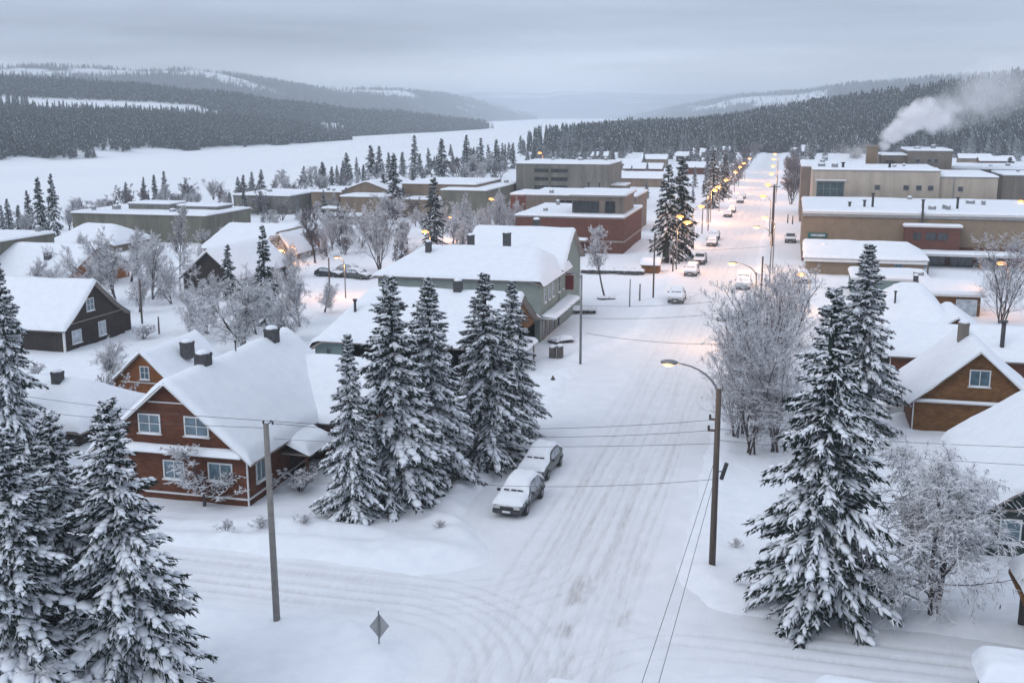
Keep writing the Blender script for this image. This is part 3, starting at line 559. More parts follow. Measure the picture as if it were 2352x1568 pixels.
def fartree(i, bx_, by_, ty, wd, label, group):
    x, y = at(bx_, by_); hgt = topz(bx_, ty, x, y); rad = wd * depth(x, y) / FP / 2
    o = empty('spruce_tree', (x, y, float(ground_z(x, y)) - .1), random.uniform(0, 6)); tag(o, label, 'tree', group); cm, sm, tm, h, rr = MID[i % 3]
    for nm, me_ in (('trunk', tm), ('crown', cm), ('crown_snow', sm)):
        c = link(nm, me_, o); c.scale = (rad / rr, rad / rr, hgt / h)
        if nm != 'trunk': c['kind'] = 'stuff'
i = 0
for bx_, by_, ty, wd in ((332, 466, 394, 22), (357, 466, 393, 22), (380, 466, 389, 30), (22, 535, 455, 30), (46, 535, 470, 26), (8, 540, 470, 26)):
    fartree(i, bx_, by_, ty, wd, 'small spruce on the lake shore near the long flat building', 'lakeside spruces by the long building'); i += 1
for bx_, by_, ty, wd in ((548, 446, 388, 26), (560, 444, 380, 24), (580, 444, 377, 28), (601, 445, 378, 30)):
    fartree(i, bx_, by_, ty, wd, 'spruce in the tight lakeside clump behind the low grey building', 'clump behind the low grey building'); i += 1
for bx_, by_, ty, wd in ((742, 425, 370, 30), (775, 422, 378, 18), (798, 418, 349, 36), (853, 405, 332, 34), (872, 405, 334, 34), (905, 400, 350, 20), (925, 400, 348, 24), (953, 408, 309, 38), (985, 402, 338, 24), (1015, 408, 317, 36), (1040, 398, 350, 24), (1072, 402, 308, 34), (1088, 400, 340, 20), (1105, 402, 315, 34), (1122, 398, 330, 24), (1140, 395, 318, 26), (1160, 390, 330, 22), (1178, 388, 326, 22)):
    fartree(i, bx_, by_, ty, wd, 'dark spruce standing between the school and the frozen lake', 'spruces behind the school'); i += 1
rg = np.random.RandomState(77)
for k in range(150):
    px_ = rg.uniform(1170, 2380); y0 = rg.uniform(352, 378) if px_ < 1850 else rg.uniform(352, 372); hh = rg.uniform(32, 56) + 22 * rg.rand() ** 4
    if 1690 < px_ < 1830: continue
    fartree(i, px_, y0, y0 - hh, rg.uniform(14, 22), 'spruce at the foot of the wooded hill behind the town', 'spruces at the forest edge'); i += 1
# ------------------------------------------------------------------ bare frosted trees
def prism_segs(P0, P1, r0, r1, k):
    n = len(P0); d = norm(P1 - P0); ref = np.where(np.abs(d[:, 2:3]) < .9, np.array([[0, 0, 1.0]]), np.array([[1.0, 0, 0]])); a = norm(np.cross(d, ref)); b = np.cross(d, a)
    V = np.zeros((n, 2 * k, 3))
    for j in range(k):
        c, s_ = math.cos(2 * math.pi * j / k + .5), math.sin(2 * math.pi * j / k + .5)
        V[:, j] = P0 + a * (c * r0)[:, None] + b * (s_ * r0)[:, None]; V[:, k + j] = P1 + a * (c * r1)[:, None] + b * (s_ * r1)[:, None]
    T = [x for j in range(k) for x in ((j, (j + 1) % k, k + (j + 1) % k), (j, k + (j + 1) % k, k + j))]
    return V.reshape(-1, 3), (np.array(T)[None] + (np.arange(n) * 2 * k)[:, None, None]).reshape(-1, 3)
def bare(seed, h, stems, lean, n1, n2, n3, up, droop, r0, rt, l1=.42, l2=.5, l3=.5, clear=.2):
    rng = np.random.RandomState(seed); lev = []
    base = np.zeros((stems, 3)); base[:, :2] = rng.normal(0, .12 * (stems > 1), (stems, 2)) * r0 * 10
    D = norm(np.stack([rng.normal(0, lean, stems), rng.normal(0, lean, stems), np.ones(stems)], -1)); Lh = h * .92 * rng.uniform(.75, 1.0, stems); rad = np.full(stems, r0) / stems ** .4
    def grow(p, d, l, r, nseg, bend, up_):
        segs = []; pts = [p]; dirs = [d]; rr = r
        for q in range(nseg):
            d = norm(d + rng.normal(0, bend, d.shape) + np.array([0, 0, 1.0]) * up_)
            p2 = p + d * (l / nseg)[:, None]; f0 = 1 - .75 * q / nseg; f1 = 1 - .75 * (q + 1) / nseg
            segs.append((p, p2, r * f0, r * f1)); p = p2; pts.append(p); dirs.append(d)
        return segs, np.stack(pts, 1), np.stack(dirs, 1)
    cur = grow(base, D, Lh, rad, 7, .10, .03); lev.append(cur[0])
    for (cnt, lf, upv, nseg, bend, rf, smin) in ((n1, l1, up, 5, .14, .45, clear), (n2, l2, up * .5 - droop * .5, 4, .18, .5, .15), (n3, l3, -droop, 2, .2, .5, .1)):
        segs, pts, dirs = cur; n, m, _ = pts.shape; par = np.repeat(np.arange(n), cnt); s = rng.uniform(smin, 1, len(par)) ** .9
        f = s * (m - 1); i0 = np.minimum(f.astype(int), m - 2); u = (f - i0)[:, None]
        p = pts[par, i0] * (1 - u) + pts[par, i0 + 1] * u; d0 = dirs[par, i0]
        lp = np.linalg.norm(pts[:, -1] - pts[:, 0], axis=1)[par]; rp = segs[0][2][par] * (1 - .75 * s)
        rv = rng.normal(0, 1, (len(par), 3)); rv = norm(rv - d0 * (rv * d0).sum(1, keepdims=True))
        d = norm(d0 * rng.uniform(.35, .9, len(par))[:, None] + rv * rng.uniform(.5, 1.0, len(par))[:, None] + np.array([0, 0, 1.0]) * upv)
        l = lp * lf * (1.12 - .65 * s) * rng.uniform(.6, 1.2, len(par)); r = np.maximum(rp * rf, rt)
        cur = grow(p, d, l, r, nseg, bend, upv * .35); lev.append(cur[0])
    def pack(levels, k):
        A = [np.concatenate([sg[q] for lv in levels for sg in lv]) for q in range(4)]; return prism_segs(A[0], A[1], A[2], A[3], k)
    return pack(lev[:1], 7), pack(lev[1:2], 4), pack(lev[2:], 3)
def bare_proto(seed, twig='twig', **kw):
    a, b_, c = bare(seed, **kw); z = np.vstack([a[0], b_[0], c[0]])
    return (tri_mesh('limbs', *b_, M['limb']), tri_mesh('twigs', *c, M[twig]), tri_mesh('trunk', *a, M['limb'], True), float(z[:, 2].max()), float(np.percentile(np.hypot(z[:, 0], z[:, 1]), 90)))
BARE = [bare_proto(41, h=9, stems=3, lean=.30, n1=18, n2=12, n3=15, up=.10, droop=.04, r0=.20, rt=.0195, l1=.50, l3=.55, clear=.12),           # 0 bushy garden tree
        bare_proto(42, h=10, stems=6, lean=.17, n1=17, n2=10, n3=13, up=.26, droop=.0, r0=.17, rt=.018, l1=.45, clear=.12),            # 1 upright multi stem
        bare_proto(43, h=9, stems=2, lean=.15, n1=30, n2=15, n3=16, up=.04, droop=.36, r0=.19, rt=.020, l1=.62, l2=.55, clear=.08),   # 2 drooping birch
        bare_proto(44, h=8, stems=1, lean=.05, n1=32, n2=12, n3=13, up=.14, droop=.03, r0=.13, rt=.022, clear=.36, l1=.42),    # 3 round crown on a single trunk
        bare_proto(45, h=9, stems=5, lean=.22, n1=15, n2=9, n3=11, up=.22, droop=.0, r0=.15, rt=.020, twig='twigdark'),        # 4 darker fan
        bare_proto(46, h=4, stems=1, lean=.06, n1=22, n2=9, n3=9, up=.05, droop=.06, r0=.06, rt=.020, clear=.12, l1=.50),     # 5 small garden tree
        bare_proto(47, h=2, stems=9, lean=.55, n1=8, n2=7, n3=7, up=.1, droop=.08, r0=.05, rt=.018, l1=.5)]                   # 6 shrub
BARE.append(bare_proto(48, h=9, stems=4, lean=.2, n1=10, n2=7, n3=6, up=.2, droop=.0, r0=.2, rt=.05, twig='twigdark', l1=.5, clear=.1))
BARE.append(bare_proto(49, h=10, stems=6, lean=.20, n1=15, n2=9, n3=9, up=.24, droop=.0, r0=.15, rt=.0145, twig='twigthin', l1=.48, clear=.08))
def BT(i, bx_, by_, ty, wd, label, group=None, name='bare_tree', cat='tree'):
    o = place_tree(name, BARE[i], bx_, by_, ty, wd, label, group, names=('trunk', 'limbs', 'twigs')); o['category'] = cat; return o
BT(2, 2150, 1425, 1000, 310, 'drooping frosted birch beside the tall dark spruce')
BT(5, 470, 1168, 1020, 150, 'small frosted tree before the brown house front windows')
BT(0, 270, 705, 515, 205, 'wide frosted tree behind the dark boarded house')
BT(0, 350, 690, 530, 160, 'frosted tree crowding beside the wide one, near the tall thin tree')
BT(3, 414, 668, 468, 66, 'tall thin frosted tree with a bare straight trunk')
BT(0, 555, 805, 600, 250, 'big frosted tree behind the brown house chimneys')
BT(1, 475, 770, 640, 110, 'frosted tree at the lane edge beside the big frosted one')
BT(0, 690, 752, 588, 140, 'round frosted tree beside the slender spruce')
BT(0, 245, 895, 775, 160, 'low spreading frosted tree beside the small orange gable')
BT(6, 260, 950, 850, 90, 'frosted shrub below the small orange gable', name='shrub', cat='shrub')
BT(1, 872, 625, 452, 120, 'fan shaped bare tree before the tan school')
BT(4, 725, 605, 470, 70, 'thin dark multi stemmed tree by the lit cottage')
BT(4, 915, 640, 545, 60, 'reddish bare shrub tree behind the pale green building')
BT(0, 1085, 575, 440, 110, 'pinkish frosted tree between the school and the red brick building')
BT(0, 1150, 565, 430, 90, 'frosted tree near the corner of the concrete block')
BT(3, 1390, 688, 518, 92, 'round crowned frosted tree on a thin trunk before the red brick wall')
BT(8, 1775, 905, 612, 225, 'upright frosted tree in the roadside row next to the tall slim spruce')
BT(8, 1735, 985, 655, 215, 'upright frosted tree in the middle of the roadside row')
BT(8, 1722, 1045, 745, 185, 'upright frosted tree ending the roadside row, near the lamp pole')
BT(8, 1800, 800, 600, 150, 'upright frosted tree in the roadside row by the lit parked vehicle')
BT(8, 1775, 1040, 760, 190, 'thin frosted tree at the foot of the roadside row beside the big spruce')
BT(8, 2300, 745, 530, 140, 'bare fan shaped tree with a lamp glowing through it')
BT(2, 60, 1720, 1480, 260, 'frosted drooping shrub tree at the foot of the corner spruces')
BT(3, 700, 430, 372, 62, 'frosted leafless tree on the lake shore', 'bare trees on the lake shore'); BT(3, 640, 440, 392, 30, 'frosted leafless tree on the lake shore', 'bare trees on the lake shore'); BT(1, 490, 455, 402, 50, 'frosted leafless tree on the lake shore', 'bare trees on the lake shore'); BT(1, 440, 470, 425, 44, 'frosted leafless tree on the lake shore', 'bare trees on the lake shore')
BT(1, 175, 500, 450, 50, 'frosted leafless tree on the lake shore', 'bare trees on the lake shore')
for a in ((20, 600, 560, 40), (235, 640, 560, 90), (320, 720, 610, 80), (640, 700, 600, 90), (600, 620, 560, 60), (455, 640, 560, 60), (1040, 560, 470, 70), (1180, 545, 450, 60), (540, 560, 505, 50), (310, 590, 520, 80), (180, 600, 530, 60)):
    BT(0, *a, 'frosted garden tree among the cottages', 'frosted garden trees')
for a in ((520, 478, 440, 40), (450, 480, 440, 46), (400, 470, 440, 40), (230, 490, 455, 40), (660, 445, 405, 40), (735, 440, 395, 36), (60, 545, 480, 50), (160, 530, 470, 50)): BT(1, *a, 'frosted leafless tree on the lake shore', 'bare trees on the lake shore')
BT(8, 1690, 900, 690, 130, 'low frosted thicket at the street side of the roadside row'); BT(0, 1830, 720, 630, 90, 'frosted bush by the lit parked vehicle'); BT(8, 1690, 1010, 790, 120, 'frosted leaning tree near the lamp pole wires')
rt_ = np.random.RandomState(3)
for k in range(16):
    yy = 440 - 6 * k + rt_.uniform(-3, 3); BT(7, 1820 + (yy - 262) * -.80 - rt_.uniform(0, 14), yy, yy - 52 * rt_.uniform(.75, 1.3) + 1.4 * k, 44 - 1.4 * k, 'leafless tree lining the far end of the street', 'trees along the far street')
for k in range(13):
    yy = 470 - 9 * k; BT(7, 1820 + (yy - 262) * -.01 + rt_.uniform(-3, 8), yy, yy - 88 * rt_.uniform(.7, 1.15) + 4.5 * k, 50 - 2 * k, 'leafless tree lining the far end of the street', 'trees along the far street')
for a in ((205, 700, 590, 120), (300, 650, 540, 110), (395, 700, 600, 90), (430, 790, 690, 100), (505, 720, 620, 120), (590, 770, 650, 120), (650, 790, 680, 110), (745, 720, 640, 80), (130, 690, 610, 60), (665, 640, 560, 70), (790, 560, 480, 70), (830, 570, 470, 80), (1110, 580, 470, 80), (1060, 600, 500, 70)): BT(0, *a, 'frosted garden tree among the cottages', 'frosted garden trees')
rt2 = np.random.RandomState(9)
for k in range(34):
    xx = rt2.uniform(150, 1180); yy = np.interp(xx, [150, 700, 1180], [505, 455, 415]) + rt2.uniform(-14, 24); hh = rt2.uniform(34, 66); BT(7 if k % 3 else 3, xx, yy, yy - hh, hh * rt2.uniform(.6, .95), 'greyish frosted tree between the flat roofed buildings and the lake', 'frosted trees toward the lake')
for k in range(26):
    xx = rt2.uniform(690, 1200); yy = rt2.uniform(505, 610); hh = rt2.uniform(45, 85)
    if not (860 < xx < 1200 and yy > 575): BT((0, 1, 7)[k % 3], xx, yy, yy - hh, hh * rt2.uniform(.6, .95), 'frosted tree in the yards between the school and the shop building', 'frosted trees in the school yards')
for k in range(16):
    xx = rt2.uniform(1400, 1690); yy = rt2.uniform(385, 470); hh = rt2.uniform(30, 60); fartree(k, xx, yy, yy - hh, hh * .38, 'spruce among the small houses behind the red brick building', 'spruces among the far houses')
for k in range(22):
    xx = rt2.uniform(160, 1150); yy = np.interp(xx, [150, 700, 1180], [560, 500, 450]) + rt2.uniform(-40, 20); hh = rt2.uniform(40, 72); fartree(k, xx, yy, yy - hh, hh * .34, 'spruce standing between the flat roofed buildings and the cottages', 'spruces among the flat roofed buildings')
for k in range(24):
    xx = rt2.uniform(560, 960); yy = rt2.uniform(470, 600); hh = rt2.uniform(34, 62); BT((3, 7, 0)[k % 3], xx, yy, yy - hh, hh * rt2.uniform(.6, .95), 'frosted tree in the yards between the school and the shop building', 'frosted trees in the school yards')
for a in ((600, 1225, 1195, 50), (520, 1235, 1205, 46), (1010, 1215, 1195, 30), (1790, 1330, 1300, 46), (1690, 1260, 1238, 34), (700, 1225, 1200, 44), (80, 870, 830, 60), (330, 780, 745, 60), (2080, 1060, 1025, 50)): BT(6, *a, 'dry weed tuft poking out of the garden snow', 'weed tufts in the snow', name='shrub', cat='shrub')
for k in range(56):
    xx = rt2.uniform(690, 1330); yy = np.interp(xx, [690, 1000, 1330], [428, 396, 366]) + rt2.uniform(-14, 10); hh = rt2.uniform(26, 62); fartree(k, xx, yy, yy - hh, hh * rt2.uniform(.34, .46), 'dark spruce standing between the school and the frozen lake', 'spruces behind the school')
for k in range(30):
    xx = rt2.uniform(420, 1100); yy = np.interp(xx, [420, 1100], [470, 410]) + rt2.uniform(-8, 12); hh = rt2.uniform(24, 46); BT((3, 7, 0)[k % 3], xx, yy, yy - hh, hh * rt2.uniform(.7, 1.0), 'frosted leafless tree on the lake shore', 'bare trees on the lake shore')
for a in ((560, 500, 470, 36), (620, 520, 480, 40), (700, 520, 480, 40), (690, 560, 520, 46), (480, 560, 520, 40), (1160, 520, 480, 40), (1100, 520, 478, 40), (1000, 590, 555, 40), (940, 600, 560, 50)): BT(6, *a, 'snowy leafless bush between the buildings', 'snowy bushes', name='shrub', cat='shrub')
# ------------------------------------------------------------------ building kit
FOOT = []                                # ground plans, so that no scattered tree grows through a building
def snow_cap(hf, x0, x1, y0, y1, th, res, seed, name, parent, mat='snow', out_=.07, rr=.38, rough=.22):
    def ax(a, b):
        n = max(4, int((b - a) / res)); m = np.linspace(a + min(.6, .3 * (b - a)), b - min(.6, .3 * (b - a)), n)
        e = [q for q in (0, .05, .14, .28, .45) if q < .28 * (b - a)]
        return np.array([a + q for q in e] + list(m) + [b - q for q in e[::-1]])
    X, Y = np.meshgrid(ax(x0, x1), ax(y0, y1)); d = np.minimum(np.minimum(X - x0, x1 - X), np.minimum(Y - y0, y1 - Y))
    u = np.clip(d / rr, 0, 1); e = np.sqrt(np.maximum(0, 1 - (1 - u) ** 2)); a = .45
    hs = .2 * (hf(X, Y) + hf(X - a, Y) + hf(X + a, Y) + hf(X, Y - a) + hf(X, Y + a)); hs = hs * np.clip(d, 0, 1) + hf(X, Y) * (1 - np.clip(d, 0, 1))
    n = fbm(X * .35 + seed, Y * .35, seed); n2 = fbm(X * 1.4, Y * 1.4 + seed, seed + 5)
    n3 = fbm(X * .12 + seed * 3, Y * .12, seed + 2, 3)
    Z = hs + th * e * (1 + rough * 2.2 * (n - .5) + rough * 1.8 * (n3 - .5)) + rough * .55 * th * (n2 - .5) * e - .01
    w_ = (1 - u) * (0.0 + out_) * 1.6; X2 = X + np.where(X - x0 < .02, -out_, np.where(x1 - X < .02, out_, 0)); Y2 = Y + np.where(Y - y0 < .02, -out_, np.where(y1 - Y < .02, out_, 0))
    edge = .22 * (fbm(X * .8, Y * .8, seed + 9) - .5); X2 = X2 + edge * (np.abs(u) < .9); 
    return link(name, grid_mesh(name, X2, Y2, Z, M[mat]), parent)
FACES = {'-y': ((1, 0, 0), (0, -1, 0)), '+y': ((-1, 0, 0), (0, 1, 0)), '+x': ((0, 1, 0), (1, 0, 0)), '-x': ((0, -1, 0), (-1, 0, 0))}
def window(root, O, face, w_, h_, cols=2, rows=1, pane='pane', frame='white', fw=.09, dp=.07, sill=True, name='window', split=True):
    """O: centre of the window on the wall plane, in the thing's own space"""
    U, Nn = (Vector(v) for v in FACES[face]); Zv = Vector((0, 0, 1)); O = Vector(O)
    m_ = MB(); a, b_ = w_ / 2, h_ / 2
    def bar(u0, u1, v0, v1, d=dp): m_.obox(O + U * u0 + Zv * v0 - Nn * .03, U * (u1 - u0), Nn * (d + .03), Zv * (v1 - v0))
    bar(-a, a, b_ - fw, b_); bar(-a, a, -b_, -b_ + fw); bar(-a, -a + fw, -b_ + fw, b_ - fw); bar(a - fw, a, -b_ + fw, b_ - fw)
    cw = (w_ - 2 * fw) / cols; rh = (h_ - 2 * fw) / rows; q = fw * .32
    for c in range(1, cols): bar(-a + fw + c * cw - q, -a + fw + c * cw + q, -b_ + fw, b_ - fw, dp * .8)
    for r_ in range(1, rows): bar(-a + fw, a - fw, -b_ + fw + r_ * rh - q * .7, -b_ + fw + r_ * rh + q * .7, dp * .7)
    wo = m_.build(name, M[frame], root)
    cells = [(c, r_) for c in range(cols) for r_ in range(rows)] if split else [None]
    for ce in cells:
        p = MB()
        if ce: u0 = -a + fw + ce[0] * cw; v0 = -b_ + fw + ce[1] * rh; p.obox(O + U * u0 + Zv * v0 - Nn * .02, U * cw, Nn * .04, Zv * rh)
        else: p.obox(O + U * (-a + fw) + Zv * (-b_ + fw) - Nn * .02, U * (w_ - 2 * fw), Nn * .04, Zv * (h_ - 2 * fw))
        p.build('pane', M[pane], wo)
    if sill:
        s_ = MB(); s_.obox(O - U * (a + .08) - Zv * (b_ + .07) - Nn * .02, U * (w_ + .16), Nn * (dp + .12), Zv * .068); s_.build('sill', M['white' if frame == 'white' else frame], wo)
        link('sill_snow', pad_mesh(w_ * .9, .12, .07), wo, tuple(O - Zv * b_ + Nn * (dp + .05))).rotation_euler = (0, 0, 0 if face in ('-y', '+y') else R(90))
    return wo
_pads = {}
def pad_mesh(l, d, h_):
    k = (round(l, 1), round(d, 2), round(h_, 2))
    if k not in _pads:
        m_ = MB(); m_.ball((0, 0, 0), .5, 10, 6, (l, d * 1.2, h_ * 2)); _pads[k] = m_.mesh('snow_pad', M['snow'], True)
    return _pads[k]
def chimney(root, x, y, z0, z1, w_=.75, mat='chimney', cap=True, name='chimney'):
    m_ = MB().box(x - w_ / 2, x + w_ / 2, y - w_ / 2, y + w_ / 2, z0, z1); m_.box(x - w_ * .535, x + w_ * .535, y - w_ * .535, y + w_ * .535, z1 - .2, z1 - .02)
    c = m_.build(name, M[mat], root)
    if cap: link('chimney_snow', pad_mesh(w_ * 1.1, w_ * .95, .24), c, (x, y, z1))
    return c
def pipe(root, x, y, z0, z1, r=.09, mat='darkmetal', name='vent_pipe'):
    return MB().tube([(x, y, z0), (x, y, z1)], r, 8).tube([(x, y, z1 - .12), (x, y, z1 + .05)], r * 1.7, 8).build(name, M[mat], root, True)
def house(name, label, x0, x1, y0, y1, eave, ridge, axis, wall, snow=.45, oh=.5, hip=(0, 0), flare=0, res=.6, trim=None, roofm='eave', seed=1, cat='house', group=None, ridge_off=0.0, parent=None, z0=-.4, wname='wall', corner=True):
    """x0..y1, eave, ridge in survey units; gable or hip roof with deep snow"""
    x0, x1, y0, y1, eave, ridge = (v * S for v in (x0, x1, y0, y1, eave, ridge)); hip = [v * S for v in hip]
    snow *= .8; FOOT.append((x0 - 1.2, x1 + 1.2, y0 - 1.2, y1 + 1.2)); cx, cy = (x0 + x1) / 2, (y0 + y1) / 2; hw, hd = (x1 - x0) / 2, (y1 - y0) / 2
    if parent is None:
        o = empty(name, (cx, cy, 0)); tag(o, label, cat, group); ox = oy = 0.0
    else: o = parent; ox, oy = cx - o.location.x, cy - o.location.y
    span, run = (hw, hd) if axis == 'y' else (hd, hw); rise = ridge - eave
    def hf(X, Y):
        a, b_ = (X - ox, Y - oy) if axis == 'y' else (Y - oy, X - ox)
        tt = np.abs(a - ridge_off * span) / np.where(a > ridge_off * span, span * (1 - ridge_off), span * (1 + ridge_off)); g = ridge - rise * tt
        if flare: g = np.where(tt > .72, ridge - rise * .72 - (tt - .72) * rise * (1 - flare), g)
        if hip[0]: g = np.minimum(g, eave + rise * (b_ + run) / hip[0])
        if hip[1]: g = np.minimum(g, eave + rise * (run - b_) / hip[1])
        return g
    m_ = MB(); ew = eave + (rise * .28 * flare if flare else 0)
    A = span; pk = ridge_off * span
    def pt(a, b_, z): return (a + ox, b_ + oy, z) if axis == 'y' else (b_ + ox, a + oy, z)
    ha, hb = min(hip[0], .01) > 0, min(hip[1], .01) > 0
    if hip[0] or hip[1]: m_.box(ox - hw, ox + hw, oy - hd, oy + hd, z0, eave - .02)
    if not (hip[0] and hip[1]):
        b0 = -run + hip[0]; b1 = run - hip[1]
        poly = [pt(-A, b0, z0), pt(A, b0, z0), pt(A, b0, ew - .03), pt(pk, b0, ridge - .05), pt(-A, b0, ew - .03)]
        d = Vector(pt(0, b1, 0)) - Vector(pt(0, b0, 0)); m_.prism(poly, d)
    w_ = m_.build(wname, M[wall], o)
    # roof slab
    n = 17; aa = sorted(set(list(np.linspace(-A - oh, A + oh, n)) + [pk])); bb = np.linspace(-run - oh, run + oh, 13 if (hip[0] or hip[1]) else 2)
    AA, BB = np.meshgrid(aa, bb); XX, YY = (AA + ox, BB + oy) if axis == 'y' else (BB + ox, AA + oy); ZZ = hf(XX, YY)
    ny, nx = XX.shape; V = np.vstack([np.stack([XX, YY, ZZ], -1).reshape(-1, 3), np.stack([XX, YY, ZZ - .17], -1).reshape(-1, 3)]); k = ny * nx
    i_ = (np.arange(ny - 1)[:, None] * nx + np.arange(nx - 1)[None]).ravel(); F = [np.stack([i_, i_ + 1, i_ + nx + 1, i_ + nx], -1), np.stack([i_ + k, i_ + nx + k, i_ + nx + 1 + k, i_ + 1 + k], -1)]
    for ed in (np.arange(nx), np.arange(nx) + (ny - 1) * nx, np.arange(ny) * nx, np.arange(ny) * nx + nx - 1): F.append(np.stack([ed[:-1], ed[1:], ed[1:] + k, ed[:-1] + k], -1))
    rf = link('roof', tri_mesh('roof', V, np.vstack(F), M[roofm]), o)
    X0, X1, Y0, Y1 = (ox - hw - oh, ox + hw + oh, oy - hd - oh, oy + hd + oh)
    snow_cap(hf, X0, X1, Y0, Y1, snow, res, seed, 'roof_snow', rf, rr=max(.4, snow))
    if trim and corner:
        for sx, sy in ((-1, -1), (1, -1), (1, 1), (-1, 1)):
            c = MB().box(ox + sx * hw - .045, ox + sx * hw + .045, oy + sy * hd - .045, oy + sy * hd + .045, z0, eave - .1); c.build('corner_board', M[trim], o)
    if trim and not hip[0]:                      # barge boards
        e_ = -run - oh
        for s_ in (-1, 1):
            p0 = Vector(pt(pk, e_ - .03, ridge - .03)); p1 = Vector(pt(s_ * (A + oh) + 0 * pk, e_ - .03, float(hf(*(np.array(pt(s_ * (A + oh), e_, 0)[:2])))) - .03))
            d = Vector(pt(0, .05, 0)) - Vector(pt(0, 0, 0)); MB().prism([p0, p1, p1 - Vector((0, 0, .14)), p0 - Vector((0, 0, .14))], d).build('barge_board', M[trim], o)
    o['hf'] = 0; del o['hf']
    return o, hf, (ox, oy, hw, hd, eave, ridge)
def wall_pt(o, X, Y, Z): return (X * S - o.location.x, Y * S - o.location.y, Z * S)
def block(name, label, x0, x1, y0, y1, z0, z1, wall, snow=.35, par=.25, res=1.4, cat='building', group=None, parent=None, seed=3, parm='greytrim', wname='wall', oh=.12):
    x0, x1, y0, y1, z0, z1 = (v * S for v in (x0, x1, y0, y1, z0, z1)); cx, cy = (x0 + x1) / 2, (y0 + y1) / 2; FOOT.append((x0 - 1.2, x1 + 1.2, y0 - 1.2, y1 + 1.2))
    if parent is None: o = empty(name, (cx, cy, 0)); tag(o, label, cat, group)
    else: o = parent
    lx0, lx1, ly0, ly1 = x0 - o.location.x, x1 - o.location.x, y0 - o.location.y, y1 - o.location.y
    w_ = MB().box(lx0, lx1, ly0, ly1, (z0 if z0 > 0 else -.4), z1).build(wname, M[wall], o)
    MB().box(lx0 - oh, lx1 + oh, ly0 - oh, ly1 + oh, z1 - .02, z1 + par).build('parapet', M[parm], w_ if parent is not None else o)
    snow_cap(lambda X, Y: X * 0 + z1 + par, lx0 - oh, lx1 + oh, ly0 - oh, ly1 + oh, snow, res, seed, 'roof_snow', w_ if parent is not None else o, rr=.3)
    if parent is None and (x1 - x0) > 8:
        rr_ = random.Random(int(abs(x0 * 7 + y0 * 3)))
        for q in range(2 + int((x1 - x0) / 9)):
            vx, vy = rr_.uniform(lx0 + 1.2, lx1 - 1.2), rr_.uniform(ly0 + 1, ly1 - 1); a, h2 = rr_.uniform(.25, .7), rr_.uniform(.6, 1.2)
            v_ = MB().box(vx - a, vx + a, vy - a * .8, vy + a * .8, z1, z1 + par + h2).build('roof_vent', M['greytrim'], o); link('vent_snow', pad_mesh(round(a * 2.2, 1), round(a * 1.8, 1), .2), v_, (vx, vy, z1 + par + h2))
    return o
# ------------------------------------------------------------------ near houses
o, hf, q = house('brown_house', 'red brown shingled house with front gable and two chimneys behind the corner spruces', -34.8, -26.3, 49, 62.6, 2.95, 6.55, 'y', 'brown', snow=.55, oh=.55, trim='white', res=.4, seed=11)
house('', '', -29.5, -23.6, 57.2, 66.2, 2.7, 5.1, 'x', 'brown', snow=.55, oh=.5, parent=o, res=.4, seed=12, wname='wing_wall')
for X, Z, ww, hh in ((-31.77, 4.2, 1.3, 1.05), (-29.05, 4.21, 1.4, 1.05), (-30.5, 1.78, 1.25, 1.02), (-27.83, 1.85, 1.4, 1.0)):
    window(o, wall_pt(o, X, 49, Z), '-y', ww * S, hh * S, 2, 2 if Z > 3 else 1)
window(o, wall_pt(o, -26.3, 50.7, 1.75), '+x', 1.6 * S, 1.35 * S, 3, 1)
window(o, wall_pt(o, -26.3, 55.4, 2.1), '+x', .9 * S, .8 * S, 1, 1, pane='paneteal')
def lbox(o, name, mat, X0, X1, Y0, Y1, Z0, Z1, parent=None):
    a, b_ = wall_pt(o, X0, Y0, Z0), wall_pt(o, X1, Y1, Z1); return MB().box(a[0], b_[0], a[1], b_[1], a[2], b_[2]).build(name, M[mat], parent or o)
lg = lbox(o, 'pent_roof', 'white', -34.6, -26.4, 48.45, 48.99, 2.78, 2.86)
a, b_ = wall_pt(o, -34.6, 48.42, 2.86), wall_pt(o, -26.4, 48.99, 2.86)
snow_cap(lambda X, Y: 2.86 * S + .25 * (Y - a[1]), a[0], b_[0], a[1], b_[1], .28, .5, 13, 'pent_snow', lg, rr=.35)
lbox(o, 'trim_board', 'white', -32.2, -28.9, 48.94, 48.999, 5.36, 5.42)
lbox(o, 'base_board', 'white', -34.8, -26.25, 48.93, 48.998, .44, .53); lbox(o, 'base_board', 'white', -26.299, -26.23, 49.0, 57.2, .44, .53)
aw = lbox(o, 'porch_roof', 'eave', -26.28, -24.7, 52.9, 56.2, 1.72, 1.82)
a, b_ = wall_pt(o, -26.28, 52.85, 0), wall_pt(o, -24.6, 56.25, 0)
snow_cap(lambda X, Y: 1.82 * S + .42 * (b_[0] - X) , a[0], b_[0], a[1], b_[1], .42, .3, 14, 'porch_snow', aw, rr=.6, out_=.12)
for yy in (53.1, 56.0): lbox(o, 'porch_post', 'brown', -24.95, -24.83, yy, yy + .12, -.3, 1.74)
d_ = lbox(o, 'door', 'dark', -26.34, -26.24, 54.0, 54.9, .15, 1.7); lbox(o, 'handle', 'steel', -26.24, -26.2, 54.1, 54.16, .85, .9, d_)
lbox(o, 'step', 'eave', -26.2, -24.9, 53.3, 55.9, -.2, .12)
chimney(o, *wall_pt(o, -30.55, 52.6, 0)[:2], 6.2 * S, 7.25 * S, .85); chimney(o, *wall_pt(o, -30.2, 60.2, 0)[:2], 6.0 * S, 7.2 * S, .85)
pipe(o, *wall_pt(o, -30.4, 56, 0)[:2], 6 * S, 7.25 * S, .05)
